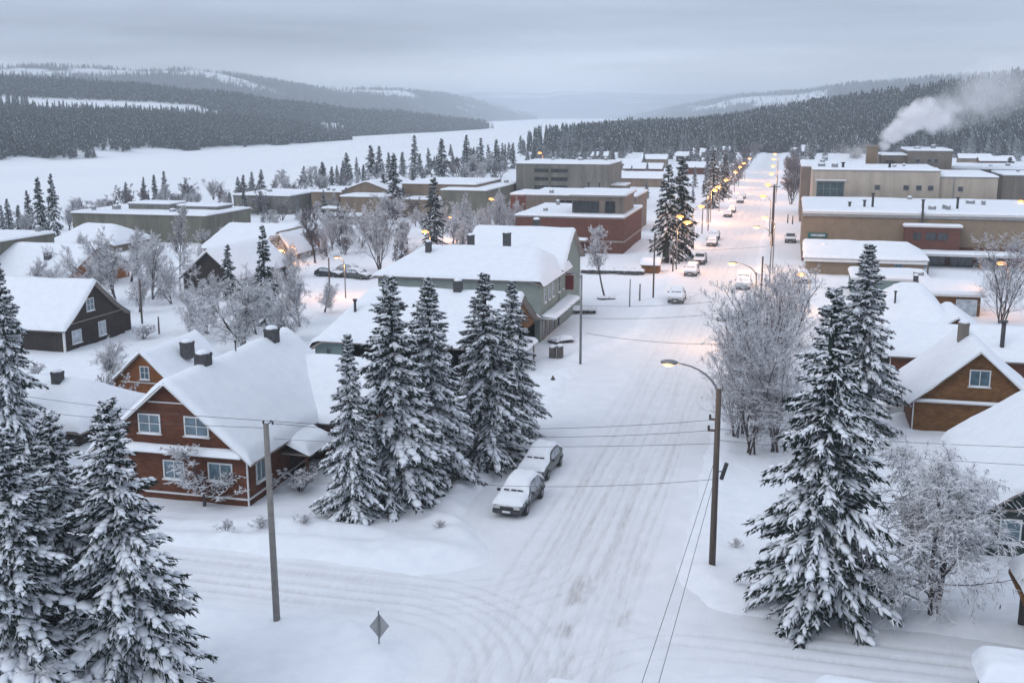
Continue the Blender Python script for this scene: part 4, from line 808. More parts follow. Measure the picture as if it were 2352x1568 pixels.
# dark boarded house
o, hf, q = house('dark_house', 'dark weathered board house with white corner trim at the end of the garden lane', -69, -59.2, 79.5, 88.3, 2.05, 5.6, 'x', 'dark', snow=.5, oh=.55, flare=.25, trim='white', seed=15, corner=False)
lbox(o, 'corner_board', 'white', -59.28, -59.1, 79.42, 79.56, -.2, 2.0)
window(o, wall_pt(o, -59.2, 83.4, 3.6), '+x', 1.1 * S, 1.1 * S, 2, 2); window(o, wall_pt(o, -59.2, 81.2, 1.15), '+x', 1.3 * S, 1.15 * S, 1, 1, pane='panefrost'); window(o, wall_pt(o, -59.2, 84.9, 1.2), '+x', 1.1 * S, 1.3 * S, 2, 2, pane='panefrost')
lbox(o, 'trim_board', 'eave', -59.2, -59.13, 79.6, 88.2, 2.3, 2.38)
lean = lbox(o, 'lean_to', 'dark', -62, -59.6, 88.3, 90.0, -.3, 1.7); a, b_ = wall_pt(o, -62.2, 88.3, 0), wall_pt(o, -59.3, 90.4, 0)
snow_cap(lambda X, Y: 1.72 * S + .25 * (b_[1] - Y), a[0], b_[0], a[1], b_[1], .4, .5, 16, 'lean_to_snow', lean)
# small orange gable
o, hf, q = house('garden_cottage', 'small orange boarded cottage gable with one attic window behind the brown house', -45.6, -40.4, 66, 73, 1.5, 3.85, 'y', 'orange', snow=.45, oh=.4, trim='eave', seed=17)
window(o, wall_pt(o, -42.9, 66, 2.35), '-y', .75 * S, .95 * S, 2, 2); chimney(o, *wall_pt(o, -41.4, 69.2, 0)[:2], 2.8 * S, 4.0 * S, .9)
lbox(o, 'trim_board', 'white', -44.8, -41.2, 65.93, 65.998, 1.6, 1.68)
# roof with square chimney behind the left spruces
o, hf, q = house('low_house', 'low snow buried house with a single square chimney below the small orange gable', -53, -41.4, 56.2, 63.4, 1.35, 3.2, 'x', 'dark', snow=.55, oh=.5, hip=(0, 2.4), seed=18)
chimney(o, *wall_pt(o, -44.8, 59.2, 0)[:2], 2.6 * S, 3.9 * S, .7)
# pale green pair
o, hf, q = house('green_house', 'pale green house with a long snowy roof behind the corner spruces', -36.6, -21.2, 80.5, 93.0, 2.0, 5.45, 'x', 'teal', snow=.5, oh=.6, flare=.35, hip=(2.6, 0), seed=19)
chimney(o, *wall_pt(o, -26.3, 86.6, 0)[:2], 5 * S, 6.45 * S, .8); pipe(o, *wall_pt(o, -34.3, 83.6, 0)[:2], 3.2 * S, 5.0 * S, .14, name='stove_pipe')
window(o, wall_pt(o, -36.0 + .6, 80.5, 1.1), '-y', .5 * S, .9 * S, 1, 1, pane='panedark', frame='teal')
gb = MB().prism([wall_pt(o, -21.14, 80.7, 2.0), wall_pt(o, -21.14, 92.8, 2.0), wall_pt(o, -21.14, 86.75, 5.3)], (-.1, 0, 0)).build('gable_boards', M['brown2'], o)
window(o, wall_pt(o, -21.14, 86.6, 2.9), '+x', 1.0 * S, 1.1 * S, 2, 1, pane='panedark')
lbox(o, 'door', 'red', -21.2, -21.1, 83.2, 84.3, .1, 1.8)
pr = lbox(o, 'porch_roof', 'eave', -21.15, -19.6, 81.0, 86.5, 1.55, 1.65); a, b_ = wall_pt(o, -21.15, 80.9, 0), wall_pt(o, -19.5, 86.6, 0)
snow_cap(lambda X, Y: 1.65 * S + .15 * (b_[0] - X), a[0], b_[0], a[1], b_[1], .4, .5, 20, 'porch_snow', pr)
for yy in (81.2, 83.8, 86.2): lbox(o, 'porch_post', 'eave', -19.8, -19.68, yy, yy + .12, -.3, 1.55)
o, hf, q = house('shop_building', 'two storey pale green corner building with shop windows and hip roof on the street', -36.0, -20.8, 93.4, 105.6, 5.75, 7.6, 'x', 'green', snow=.45, oh=.5, hip=(2.7, 1.4), seed=21, cat='building')
house('', '', -30.1, -20.7, 101.5, 112.0, 5.8, 8.9, 'x', 'green', snow=.45, oh=.5, parent=o, seed=22, wname='rear_wall')
for yy in (95.2, 97.0, 98.6, 101.4, 103.4): window(o, wall_pt(o, -20.8, yy, 4.15), '+x', .85 * S, 1.5 * S, 1, 2, pane='pane')
for yy in (94.9, 96.9, 98.9, 100.9, 102.9, 104.6): window(o, wall_pt(o, -20.8, yy, 1.0), '+x', 1.35 * S, 1.75 * S, 1, 1, pane='panedark', frame='eave', sill=False, name='shop_window')
cn = lbox(o, 'shop_canopy', 'white', -20.8, -19.5, 93.8, 105.2, 2.12, 2.26); a, b_ = wall_pt(o, -20.8, 93.8, 0), wall_pt(o, -19.45, 105.2, 0)
snow_cap(lambda X, Y: 2.26 * S + .1 * (b_[0] - X), a[0], b_[0], a[1], b_[1], .3, .6, 23, 'canopy_snow', cn)
lbox(o, 'shop_sign', 'red', -20.75, -19.9, 104.2, 104.4, 3.2, 4.6)
for X, Y, z_, ww in ((-32.5, 97.6, 8.3, .6), (-29.2, 100.5, 8.7, .7), (-25.9, 101.5, 8.9, .8)): chimney(o, *wall_pt(o, X, Y, 0)[:2], 6.2 * S, z_ * S, ww)
chimney(o, *wall_pt(o, -24.3, 107.2, 0)[:2], 8.3 * S, 9.7 * S, .8); pipe(o, *wall_pt(o, -31.6, 99.2, 0)[:2], 7 * S, 9.6 * S, .03, name='aerial')
lbox(o, 'roof_hatch', 'darkmetal', -24.2, -23.2, 98.6, 98.9, 6.95, 7.35)
# ------------------------------------------------------------------ mid distance, left
o, hf, q = house('lit_cottage', 'white roofed cottage with one chimney and an orange lit gable end', -90.5, -79.5, 107.5, 120.5, 1.7, 4.7, 'x', 'orange', snow=.5, oh=.5, seed=24, res=.9)
chimney(o, *wall_pt(o, -83.6, 110.6, 0)[:2], 2.3 * S, 4.2 * S, .8)
o = block('edge_hall', 'olive grey flat roofed hall beside the white roofed cottage', -112, -90.3, 100, 121, 0, 5, 'olive', parm='olive')
o = block('long_hall', 'long olive flat roofed hall with two low rooftop huts on the lakeside', -112, -88.2, 155, 170, 0, 4.2, 'olive', parm='olive')
for a in ((-105.5, -98, 161, 166, 4.2, 5.4), (-98.5, -90.5, 163, 168, 4.2, 5.0)): block('', '', *a, 'concrete', parent=o, wname='rooftop_hut', snow=.25)
window(o, wall_pt(o, -88.2, 161, 1.6), '+x', 1.2, 1.3, 1, 1, pane='panedark', frame='greytrim', sill=False)
block('grey_depot', 'low grey flat roofed depot near the lake behind the lit cottage', -110, -97.5, 205, 222, 0, 3.6, 'concrete', parm='concrete')
o, hf, q = house('buried_cottage', 'cottage buried in snow before the long olive hall', -105.5, -95.5, 141, 150, 1.6, 3.6, 'x', 'schooltan', snow=.6, oh=.6, hip=(2.5, 2.5), seed=26, res=.9)
o, hf, q = house('gable_cottage', 'cottage with a dark triangular gable and a steep snowy roof beside the thin small spruce', -67.3, -60.6, 112.6, 126, 1.9, 4.75, 'y', 'dark', snow=.5, oh=.5, trim='white', seed=27, res=.8)
o, hf, q = house('lamp_lit_house', 'snowy house with a small pointed gable lit orange by lamps', -79, -69, 138, 155, 1.8, 4.2, 'x', 'orange', snow=.5, oh=.6, seed=28, res=.9)
house('', '', -70.2, -66.2, 139.2, 147, 1.4, 4.1, 'y', 'schooltan', snow=.4, oh=.4, parent=o, seed=29, wname='gable_wall', res=.8)
# school complex
o = block('school', 'tan rendered school with stepped flat blocks and one low gable', -95.5, -88.0, 211, 226, 0, 4.1, 'schooltan', parm='schooltan')
house('', '', -87.0, -76.5, 207, 226, 5.0, 6.9, 'y', 'schooltan', snow=.4, oh=.25, parent=o, seed=30, wname='gable_wall', res=1.2, roofm='schooltan')
block('', '', -84.0, -75.0, 199, 206.8, 0, 4.2, 'schooltan', parent=o, wname='low_wing', parm='schooltan'); block('', '', -76.0, -60.5, 212, 232, 0, 6.0, 'schooltan', parent=o, wname='hall_wall', parm='schooltan')
block('', '', -73.5, -66.0, 205, 211.8, 0, 3.4, 'schooltan', parent=o, wname='low_wing', parm='schooltan')
lbox(o, 'entry_panel', 'brick', -89.5, -88.3, 210.88, 210.99, 1.2, 3.4)
pr = lbox(o, 'entry_canopy', 'grey', -90, -85, 203.5, 207, 1.2, 1.6); a, b_ = wall_pt(o, -90, 203.5, 0), wall_pt(o, -85, 207, 0); snow_cap(lambda X, Y: X * 0 + 1.6 * S, a[0], b_[0], a[1], b_[1], .4, 1, 31, 'canopy_snow', pr)
block('school_annex', 'low dark shed roof before the school', -82.5, -76, 188, 192, 0, 1.5, 'grey', parm='grey')
block('gym_hall', 'windowless olive tan gym hall between the school and the concrete block', -66.2, -57.0, 207, 236, 0, 5.2, 'olive', parm='olive')
block('shore_house', 'small flat house under snow behind the olive tan gym hall', -66, -58, 262, 272, 0, 3.6, 'grey', parm='grey')
# four storey concrete block
o = block('concrete_block', 'four storey concrete block with two columns of window bands', -56.4, -36.5, 229, 247, 0, 9.6, 'concrete', parm='concrete', par=.15)
for k in range(4):
    for X, ww in ((-50.9, 3.1), (-47.0, 3.6)): window(o, wall_pt(o, X, 229, 8.3 - 1.75 * k), '-y', ww * S, .85 * S, 4, 1, pane='panedark', frame='olive', fw=.06, sill=False)
lbox(o, 'pier', 'olive', -49.1, -48.9, 228.8, 228.99, 1.5, 9); lbox(o, 'fin_wall', 'concrete', -41.9, -36.5, 228.4, 228.99, -.3, 9.7)
block('', '', -36.5, -33.5, 232, 240, 0, 5.0, 'olive', parent=o, wname='side_wing', parm='olive')
# brick pair
o = block('brick_back_building', 'flat roofed brick and grey building behind the red brick building', -44.5, -25.2, 188, 203, 0, 6.0, 'grey', parm='greytrim')
block('', '', -47.3, -44.5, 188, 198, 0, 6.0, 'brick', parent=o, wname='brick_wall'); window(o, wall_pt(o, -37.5, 188, 4.9), '-y', 3.6, 1.3, 2, 1, pane='panedark', frame='greytrim', sill=False)
for X in (-33.8, -31.9): pipe(o, *wall_pt(o, X, 190, 0)[:2], 6 * S, 8.3 * S, .16)
o = block('red_brick_building', 'red brick building with a dark glazed rooftop storey on the street corner', -39.0, -22.9, 158, 178, 0, 5.15, 'brick', snow=.35)
block('', '', -31.0, -23.4, 160.5, 172, 5.15, 8.1, 'grey', parent=o, wname='rooftop_storey', par=.3, oh=.45)
for X, ww in ((-28.9, 3.9), (-25.3, 1.5)): window(o, wall_pt(o, X, 160.5, 6.6), '-y', ww * S, 1.75 * S, 3 if ww > 2 else 2, 1, pane='panedark', frame='darkmetal', sill=False)
lbox(o, 'stone_band', 'eave', -30, -22.85, 157.86, 157.99, 1.7, 1.95); lbox(o, 'stone_band', 'eave', -22.88, -22.75, 158, 178, 1.7, 1.95)
lbox(o, 'lit_panel', 'lampwarm', -33.4, -32.0, 157.86, 157.98, 2.9, 3.2)
pr = lbox(o, 'side_canopy', 'eave', -31.5, -28.0, 156, 157.99, 1.9, 2.15); a, b_ = wall_pt(o, -31.5, 155.9, 0), wall_pt(o, -28, 157.9, 0); snow_cap(lambda X, Y: X * 0 + 2.15 * S, a[0], b_[0], a[1], b_[1], .3, 1, 32, 'canopy_snow', pr)
# ------------------------------------------------------------------ right side
o = block('tan_store', 'long tan brick store with a red brick entrance bay and a small teal sign', 2.2, 34, 157, 182, 0, 6.6, 'tan', par=.35, parm='white', snow=.35)
lbox(o, 'roof_rail', 'greytrim', 2.1, 34.1, 156.72, 156.85, 6.25, 6.55)
sg = lbox(o, 'sign', 'signgreen', 2.9, 5.4, 156.7, 156.98, 3.3, 3.95); lbox(o, 'sign_panel', 'panefrost', 3.3, 5.2, 156.62, 156.69, 3.5, 3.8, sg); lbox(o, 'sign_bracket', 'darkmetal', 3.0, 3.7, 156.75, 156.99, 2.9, 3.28, sg)
bb_ = lbox(o, 'brick_bay', 'brick', 15.4, 22.4, 155.4, 156.99, -.3, 5.2); pr = lbox(o, 'bay_cap', 'white', 15.2, 22.6, 155.2, 156.98, 5.22, 5.45, bb_)
a, b_ = wall_pt(o, 15.2, 155.2, 0), wall_pt(o, 22.6, 157, 0); snow_cap(lambda X, Y: X * 0 + 5.45 * S, a[0], b_[0], a[1], b_[1], .25, 1, 33, 'bay_snow', bb_)
for X, ww in ((17.0, 1.0), (18.7, 1.3), (20.2, 1.3)): window(o, wall_pt(o, X, 155.4, 4.0), '-y', ww * S, 1.0 * S, 2, 1, pane='panedark', frame='darkmetal', sill=False)
lbox(o, 'brick_base', 'brick', 2.3, 33.9, 156.85, 156.998, -.3, 2.5)
cn = lbox(o, 'canopy', 'white', 16.8, 30, 152.4, 155.35, 1.75, 2.05); a, b_ = wall_pt(o, 16.8, 152.3, 0), wall_pt(o, 30, 155.4, 0); snow_cap(lambda X, Y: X * 0 + 2.05 * S, a[0], b_[0], a[1], b_[1], .3, 1, 34, 'canopy_snow', cn)
for X in (19.3, 22.8, 26.0): window(o, wall_pt(o, X, 155.3, .55), '-y', 2.9 * S, 1.7 * S, 3, 1, pane='panedark', frame='darkmetal', sill=False, name='shop_window')
for X in (17.2, 24.6, 29.6): lbox(o, 'canopy_post', 'orange', X, X + .25, 152.7, 152.95, -.3, 1.75)
lbox(o, 'cross_mast', 'darkmetal', 17.5, 17.75, 156.6, 156.85, 5.3, 7.9)
for X, z_ in ((10.5, 8.1), (11.6, 9.1), (18.3, 8.3), (22.8, 8.7), (8.5, 7.8)): pipe(o, *wall_pt(o, X, 163, 0)[:2], 6.6 * S, z_ * S, .2)
o = block('cream_building', 'cream stucco upper building with one big dark glazed window', 3.7, 23.0, 185, 203, 0, 11.1, 'cream', par=.2)
block('', '', 23.0, 31.6, 185.6, 203, 0, 10.2, 'cream', parent=o, wname='side_wing', par=.2)
window(o, wall_pt(o, 6.5, 185, 7.7), '-y', 4.3 * S, 3.3 * S, 4, 3, pane='paneteal', frame='greytrim', sill=False, name='glazed_bay'); lbox(o, 'bay_hood', 'white', 4.1, 8.9, 184.6, 184.99, 9.5, 9.75)
for X in (13.7, 18.05, 19.95, 21.7): window(o, wall_pt(o, X, 185, 8.55), '-y', .9 * S, .85 * S, 1, 1, pane='panedark', frame='greytrim', sill=False)
window(o, wall_pt(o, 26.2, 185.6, 8.45), '-y', .8 * S, .8 * S, 1, 1, pane='panedark', frame='greytrim', sill=False)
for X in (18.0, 20.0, 23.2, 24.6): window(o, wall_pt(o, X, 185.6 if X > 23 else 185, 6.5), '-y', .75 * S, .8 * S, 1, 1, pane='panedark', frame='greytrim', sill=False)
lbox(o, 'drain_pipe', 'greytrim', 25.1, 25.25, 185.45, 185.59, 5, 10.3)
for X in (8.4, 15.6): pipe(o, *wall_pt(o, X, 188, 0)[:2], 11.2 * S, 12.3 * S, .25)
o = block('boiler_house', 'grey boiler house with a square stack giving off steam behind the cream building', 19.9, 27.2, 205, 218, 0, 13.6, 'grey', par=.2)
block('', '', 15.6, 19.9, 206, 214, 0, 12.8, 'grey', parent=o, wname='low_wing', par=.15)
st = lbox(o, 'stack', 'tan', 13.1, 15.0, 206, 208, -.3, 14.3); lbox(o, 'stack_cap', 'eave', 12.95, 15.15, 205.85, 208.15, 14.3, 14.6, st)
for X in (21.6, 23.5, 24.6): window(o, wall_pt(o, X, 205, 12.0), '-y', .8 * S, .8 * S, 1, 1, pane='panedark', frame='greytrim', sill=False)
lbox(o, 'roof_unit', 'darkmetal', 16.4, 17.8, 204.5, 205.9, 10.9, 12.0)
block('street_annex', 'low brick building between the cream building and the street trees', 2.2, 9.5, 215, 240, 0, 10.2, 'grey')
block('hillside_store', 'wide flat building under snow to the side of the boiler house', 29, 42, 216, 232, 0, 10.0, 'grey', snow=.6)
block('edge_store', 'dark flat roofed building past the spruce at the end of the cream building', 35.5, 50, 204, 220, 0, 9.6, 'grey')
# tan shed roofed house by the street
o = empty('tan_bungalow', (9.6 * S, 147 * S, 0)); tag(o, 'tan bungalow with a white sloping roof and two tall windows by the street', 'house')
MB().box(*[v * S for v in (-7.0, 7.2, -3.4, 3.2, -.3, 2.15)]).build('wall', M['tan'], o)
hfb = lambda X, Y: 2.15 * S + .16 * (Y + 3.4 * S) * np.clip((7.9 * S - X) / (2.2 * S), 0, 1)
rf = MB().box(*[v * S for v in (-7.3, 7.6, -3.9, 3.7, 2.1, 2.3)]).build('roof', M['white'], o)
snow_cap(lambda X, Y: hfb(X, Y) + .19 * S, -7.4 * S, 7.7 * S, -4.0 * S, 3.8 * S, .4, .9, 35, 'roof_snow', rf)
for X in (.5, 4.2): window(o, (X * S, -3.4 * S, 1.25 * S), '-y', 1.0 * S, 1.3 * S, 2, 1, frame='greytrim', sill=False)
lbox(o, 'gutter_board', 'white', 2.3, 17.1, 143.05, 143.15, 1.75, 2.08)
for X, Y in ((-4.7, 1.0), (1.0, 2.5), (4.8, 2.2)): link('vent_hood', pad_mesh(1.2, .9, .5), rf, (X * S, Y * S, 3.2 * S))
block('teal_shop', 'pale teal flat roofed shop behind the big spruce', 7.4, 15.6, 127.3, 134, 0, 1.9, 'teal', parm='white', snow=.45)
# houses down the right side
o, hf, q = house('ridge_house', 'snow covered house with crossing roofs behind the brown shingled gable', 7.6, 14.6, 100.5, 112, 1.9, 4.5, 'x', 'brown2', snow=.5, oh=.55, hip=(2.6, 2.2), seed=36, res=.7)
house('', '', 12.6, 16.8, 99.4, 106, 1.55, 2.95, 'y', 'brown2', snow=.5, oh=.5, parent=o, seed=37, wname='gable_wall', trim='white', corner=False)
pipe(o, *wall_pt(o, 9.8, 103, 0)[:2], 3.2 * S, 4.4 * S, .1); chimney(o, *wall_pt(o, 11.9, 107.3, 0)[:2], 4.0 * S, 5.3 * S, .5)
o = block('ochre_house', 'low ochre house with a pale blue garage door under a flat snowy roof', 14.6, 19.2, 116.5, 124, 0, 2.1, 'brown2', snow=.5, parm='white', oh=.5, cat='house')
lbox(o, 'garage_door', 'panefrost', 16.9, 18.9, 116.42, 116.49, -.2, 1.8)
o, hf, q = house('long_roof_house', 'brown house with a long unbroken snowy roof behind the shingled gable', 8.3, 24, 87.6, 95.5, 1.95, 3.5, 'x', 'brown', snow=.45, oh=.55, seed=38, trim='white', res=.7)
pipe(o, *wall_pt(o, 16.4, 88.6, 0)[:2], 2.1 * S, 4.6 * S, .2, name='stove_pipe'); lbox(o, 'balcony', 'dark', 7.4, 8.25, 88.2, 90.5, 1.0, 1.8)
o, hf, q = house('shingled_house', 'brown shingled gable house with one white attic window and white band', 8.45, 15.85, 72.3, 79.4, 2.15, 5.55, 'y', 'brown2', snow=.55, oh=.6, trim='white', flare=.15, seed=39, res=.4)
window(o, wall_pt(o, 12.27, 72.3, 3.72), '-y', 1.25 * S, 1.08 * S, 2, 1)
lg = lbox(o, 'band_board', 'white', 8.45, 15.85, 72.05, 72.298, 2.02, 2.12); a, b_ = wall_pt(o, 8.5, 72.02, 0), wall_pt(o, 15.8, 72.29, 0); snow_cap(lambda X, Y: X * 0 + 2.12 * S, a[0], b_[0], a[1], b_[1], .16, .5, 40, 'band_snow', lg, rr=.15)
lbox(o, 'side_wall_boards', 'brown', 8.38, 8.448, 72.4, 79.3, -.3, 2.0); chimney(o, *wall_pt(o, 11.7, 76.5, 0)[:2], 5.1 * S, 6.5 * S, .75, 'grey')
pc = lbox(o, 'porch', 'white', 7.2, 8.4, 76.5, 79, -.2, .45)
for zz in (.75, 1.05, 1.35): lbox(o, 'porch_rail', 'eave', 7.15, 8.4, 76.42, 76.49, zz, zz + .12)
for X in (7.2, 8.2): lbox(o, 'porch_post', 'white', X, X + .14, 76.35, 76.5, -.2, 2.2)
window(o, wall_pt(o, 8.38, 77.7, 1.3), '-x', .7 * S, 1.2 * S, 1, 1, pane='panedark', sill=False)
o, hf, q = house('dark_green_house', 'dark green house under a great smooth snow roof beside the drooping birch', 9.5, 16.5, 51.6, 63.3, 2.4, 4.9, 'y', 'dkgreen', snow=.55, oh=.5, trim='eave', seed=41, res=.4)
window(o, wall_pt(o, 10.62, 51.6, 1.32), '-y', .95 * S, 1.15 * S, 1, 2); lbox(o, 'trim_board', 'eave', 9.7, 17.3, 51.52, 51.598, 2.25, 2.35)
lbox(o, 'chimney_block', 'chimney', 13.6, 14.1, 58, 58.5, 4.4, 5.9)
# dark porch roof at the frame edge and the snow capped bin shelter
o = empty('dark_carport', (10.95 * S, 42.6 * S, 0)); tag(o, 'dark brown carport with a sloping snowy roof edge beside the birch', 'carport')
def lb(o, name, mat, X0, X1, Y0, Y1, Z0, Z1): return MB().box(*[v * S for v in (X0, X1, Y0, Y1, Z0, Z1)]).build(name, M[mat], o)
for X, Y in ((-1.3, 1.2), (-1.3, -3.0), (2.0, 1.2), (2.0, -3.0)): lb(o, 'post', 'dark', X, X + .2, Y, Y + .2, -.3, 2.3 if X < 0 else 4)
hc = lambda X, Y: 2.3 * S + .62 * (X + 2.1 * S)
V = []; 
mcar = MB().prism([(-1.75 * S, -3.3 * S, 2.2 * S), (2.6 * S, -3.3 * S, 5.1 * S), (2.6 * S, -3.3 * S, 5.27 * S), (-1.75 * S, -3.3 * S, 2.37 * S)], (0, 5.0 * S, 0)); rf = mcar.build('roof', M['brown2'], o)
snow_cap(lambda X, Y: 2.38 * S + (X + 2.15 * S) * 2.9 / 4.35, -1.75 * S, 2.6 * S, -3.3 * S, 1.7 * S, .3, .5, 42, 'roof_snow', rf)
lb(o, 'side_wall', 'dark', -1.09, 1.99, 1.22, 1.38, -.3, 2.7)
o = empty('bin_shelter', (9.95, 45.1, 0)); tag(o, 'dark bin shelter under a thick rounded snow cap by the carport', 'shelter')
MB().box(-1.15, 1.4, -1.0, 1.0, -.3, 1.62).build('wall', M['darkmetal'], o); MB().box(-1.32, 1.55, -1.15, 1.15, 1.62, 1.74).build('lid', M['dark'], o)
snow_cap(lambda X, Y: 1.74 + 0 * X - .15 * np.clip(-X - .6, 0, 1), -1.42, 1.6, -1.2, 1.2, .55, .2, 43, 'snow_cap', o, rr=.55, out_=.1)
# far small houses before the forest
k = 0
for px_, py_, ww, hh, lb_ in ((1440, 392, 9, 3, 0), (1475, 405, 12, 3, 0), (1500, 380, 10, 3, 0), (1580, 372, 10, 3.2, 0), (1620, 362, 12, 3, 0), (1655, 356, 10, 3, 0), (1380, 372, 8, 3, 0), (1840, 360, 9, 3, 0), (1860, 352, 8, 3, 0), (1610, 402, 11, 3, 0), (1460, 430, 14, 3.4, 0), (1010, 385, 10, 3, 0), (1090, 378, 10, 3, 0), (2290, 385, 12, 4, 0), (2240, 378, 12, 4, 0)):
    x, y = at(px_, py_); x /= S; y /= S
    house('far_house', 'small low ' + ('grey', 'red brown', 'tan', 'dark')[k % 4] + ' walled house under snow before the forest edge', x - ww / 2, x + ww / 2, y, y + 9, 2.6, 3.9, 'x', ('grey', 'brown', 'schooltan', 'dark')[k % 4], snow=.6, oh=.6, seed=50 + k, res=1.6, group=('grey', 'red brown', 'tan', 'dark')[k % 4] + ' small houses before the forest'); k += 1
# ------------------------------------------------------------------ vehicles
def vehicle(name, label, kind, x, y, rz, body, snowy=.12, group=None, lights=False, tail=False, sc=1.0):
    """built facing -y; kind: sedan, suv, pickup, van, bus"""
    o = empty(name, (x, y, -.02), rz); tag(o, label, {'sedan': 'car', 'suv': 'car', 'pickup': 'truck', 'van': 'van', 'bus': 'bus'}[kind], group); o.scale = (sc,) * 3
    if kind == 'sedan': Lh, wd = 2.3, .90; prof = [(-2.3, .66), (-2.2, .84), (-1.8, .93), (-1.15, .98), (-1.0, 1.0), (-.35, 1.46), (-.1, 1.52), (1.0, 1.53), (1.3, 1.46), (1.85, 1.06), (2.15, 1.0), (2.3, .75)]; cab = (-1.05, 1.9, .93)
    elif kind == 'suv': Lh, wd = 2.35, .95; prof = [(-2.35, .70), (-2.25, .95), (-1.05, 1.10), (-.85, 1.13), (-.25, 1.72), (1.7, 1.74), (2.2, 1.25), (2.35, .8)]; cab = (-.9, 2.2, 1.08)
    elif kind == 'pickup': Lh, wd = 2.7, 1.0; prof = [(-2.7, .75), (-2.6, 1.05), (-1.3, 1.2), (-1.15, 1.22), (-.6, 1.85), (.6, 1.85), (.75, 1.2), (2.65, 1.15), (2.7, .9)]; cab = (-1.2, .72, 1.18)
    elif kind == 'van': Lh, wd = 2.6, 1.0; prof = [(-2.6, .8), (-2.5, 1.15), (-1.9, 1.3), (-1.2, 2.05), (2.45, 2.1), (2.6, 1.2)]; cab = (-1.9, 2.5, 1.2)
    else: Lh, wd = 4.5, 1.2; prof = [(-4.5, .9), (-4.45, 1.4), (-4.3, 2.75), (4.4, 2.8), (4.5, 1.4)]; cab = (-4.46, 4.45, 1.35)
    py_, pz_ = zip(*prof); H_ = lambda q: np.interp(q, py_, pz_); belt = cab[2]
    # lower body loft
    st = np.linspace(-Lh, Lh, 17); V = []; F = []
    for q in st:
        tz = min(float(H_(q)), belt + .04); nose = 1 - .16 * (abs(q) / Lh) ** 6; w_ = wd * nose
        V += [(-w_ * .86, q, .24), (-w_, q, .42), (-w_, q, .62), (-w_ * .97, q, tz - .14), (-w_ * .86, q, tz - .02), (0, q, tz), (w_ * .86, q, tz - .02), (w_ * .97, q, tz - .14), (w_, q, .62), (w_, q, .42), (w_ * .86, q, .24)]
    n = 11
    for i_ in range(16): F += [(i_ * n + j, i_ * n + (j + 1) % n, (i_ + 1) * n + (j + 1) % n, (i_ + 1) * n + j) for j in range(n)]
    F += [tuple(range(n)), tuple(range(16 * n, 17 * n))[::-1]]
    mb = MB(); mb.v, mb.f = V, F; bd = mb.build('body', M[body], o)
    # cabin
    ys = [q for q in sorted(set(list(np.linspace(cab[0], cab[1], 11)) + [a for a in py_ if cab[0] < a < cab[1]]))]; mb = MB(); n = 6
    for q in ys:
        tz = max(float(H_(q)), belt + .02); k_ = np.clip((tz - belt) / .5, 0, 1); wt = wd * (.95 - .17 * k_ * (.4 if kind in ('van', 'bus') else 1))
        mb.v += [(-wd * .95, q, belt - .05), (-(wd * .95 + wt) / 2, q, (belt + tz) / 2), (-wt, q, tz - .05), (wt, q, tz - .05), ((wd * .95 + wt) / 2, q, (belt + tz) / 2), (wd * .95, q, belt - .05)]
    for i_ in range(len(ys) - 1): mb.f += [(i_ * n + j, (i_ + 1) * n + j, (i_ + 1) * n + j + 1, i_ * n + j + 1) for j in range(n - 1)]
    mb.f += [tuple(range(n)), tuple(range((len(ys) - 1) * n, len(ys) * n))[::-1]]; mb.build('cabin', M[body], o)
    # side windows, windscreen
    def side_glass(q0, q1, s_):
        t0, t1 = [max(float(H_(q)), belt + .1) - .13 for q in (q0, q1)]; f = lambda q, z: s_ * (wd * (.962 - .17 * np.clip((z - belt) / .5, 0, 1.4) * (.4 if kind in ('van', 'bus') else 1)) + .012)
        p = [(f(q0, belt + .04), q0, belt + .04), (f(q1, belt + .04), q1, belt + .04), (f(q1, t1), q1, t1), (f(q0, t0), q0, t0)]
        MB().prism(p, (s_ * .012, 0, 0)).build('side_window', M['panefrost' if snowy > .1 else 'panedark'], o)
    spans = {'sedan': ((-.5, .3), (.38, 1.25)), 'suv': ((-.45, .3), (.38, 1.05), (1.12, 1.85)), 'pickup': ((-.8, -.1), (-.02, .5)), 'van': ((-1.5, -.7),), 'bus': tuple((-3.9 + 1.35 * i_, -2.7 + 1.35 * i_) for i_ in range(6))}[kind]
    for s_ in (-1, 1):
        for q0, q1 in spans: side_glass(q0, q1, s_)
    i0 = [i_ for i_, a in enumerate(py_) if a >= cab[0] - .16][0]; ya, yb = cab[0] + .02, None
    hi_ = max(pz_); yb = [a for a, z_ in prof if z_ > hi_ - .08][0]; za, zb = belt + .04, hi_ - .1; ya2 = cab[0] + (yb - cab[0]) * .08
    wsn = MB(); wa, wb = wd * .84, wd * .7
    yl = lambda z_: float(np.interp(z_, [belt, hi_], [cab[0], yb]))
    wsn.prism([(-wa, yl(za) - .03, za), (wa, yl(za) - .03, za), (wb, yl(zb) - .03, zb), (-wb, yl(zb) - .03, zb)], (0, .03, 0)).build('windscreen', M['panedark'], o)
    # bumper, grille, lights, plate
    MB().box(-wd * .88, wd * .88, -Lh - .09, -Lh + .1, .30, .50).build('front_bumper', M['darkmetal'], o); MB().box(-wd * .88, wd * .88, Lh - .1, Lh + .09, .30, .50).build('rear_bumper', M['darkmetal'], o)
    MB().box(-wd * .42, wd * .42, -Lh - .035, -Lh + .1, .54, .68).build('grille', M['darkmetal'], o); MB().box(-.22, .22, -Lh - .115, -Lh - .085, .36, .47).build('number_plate', M['white'], o)
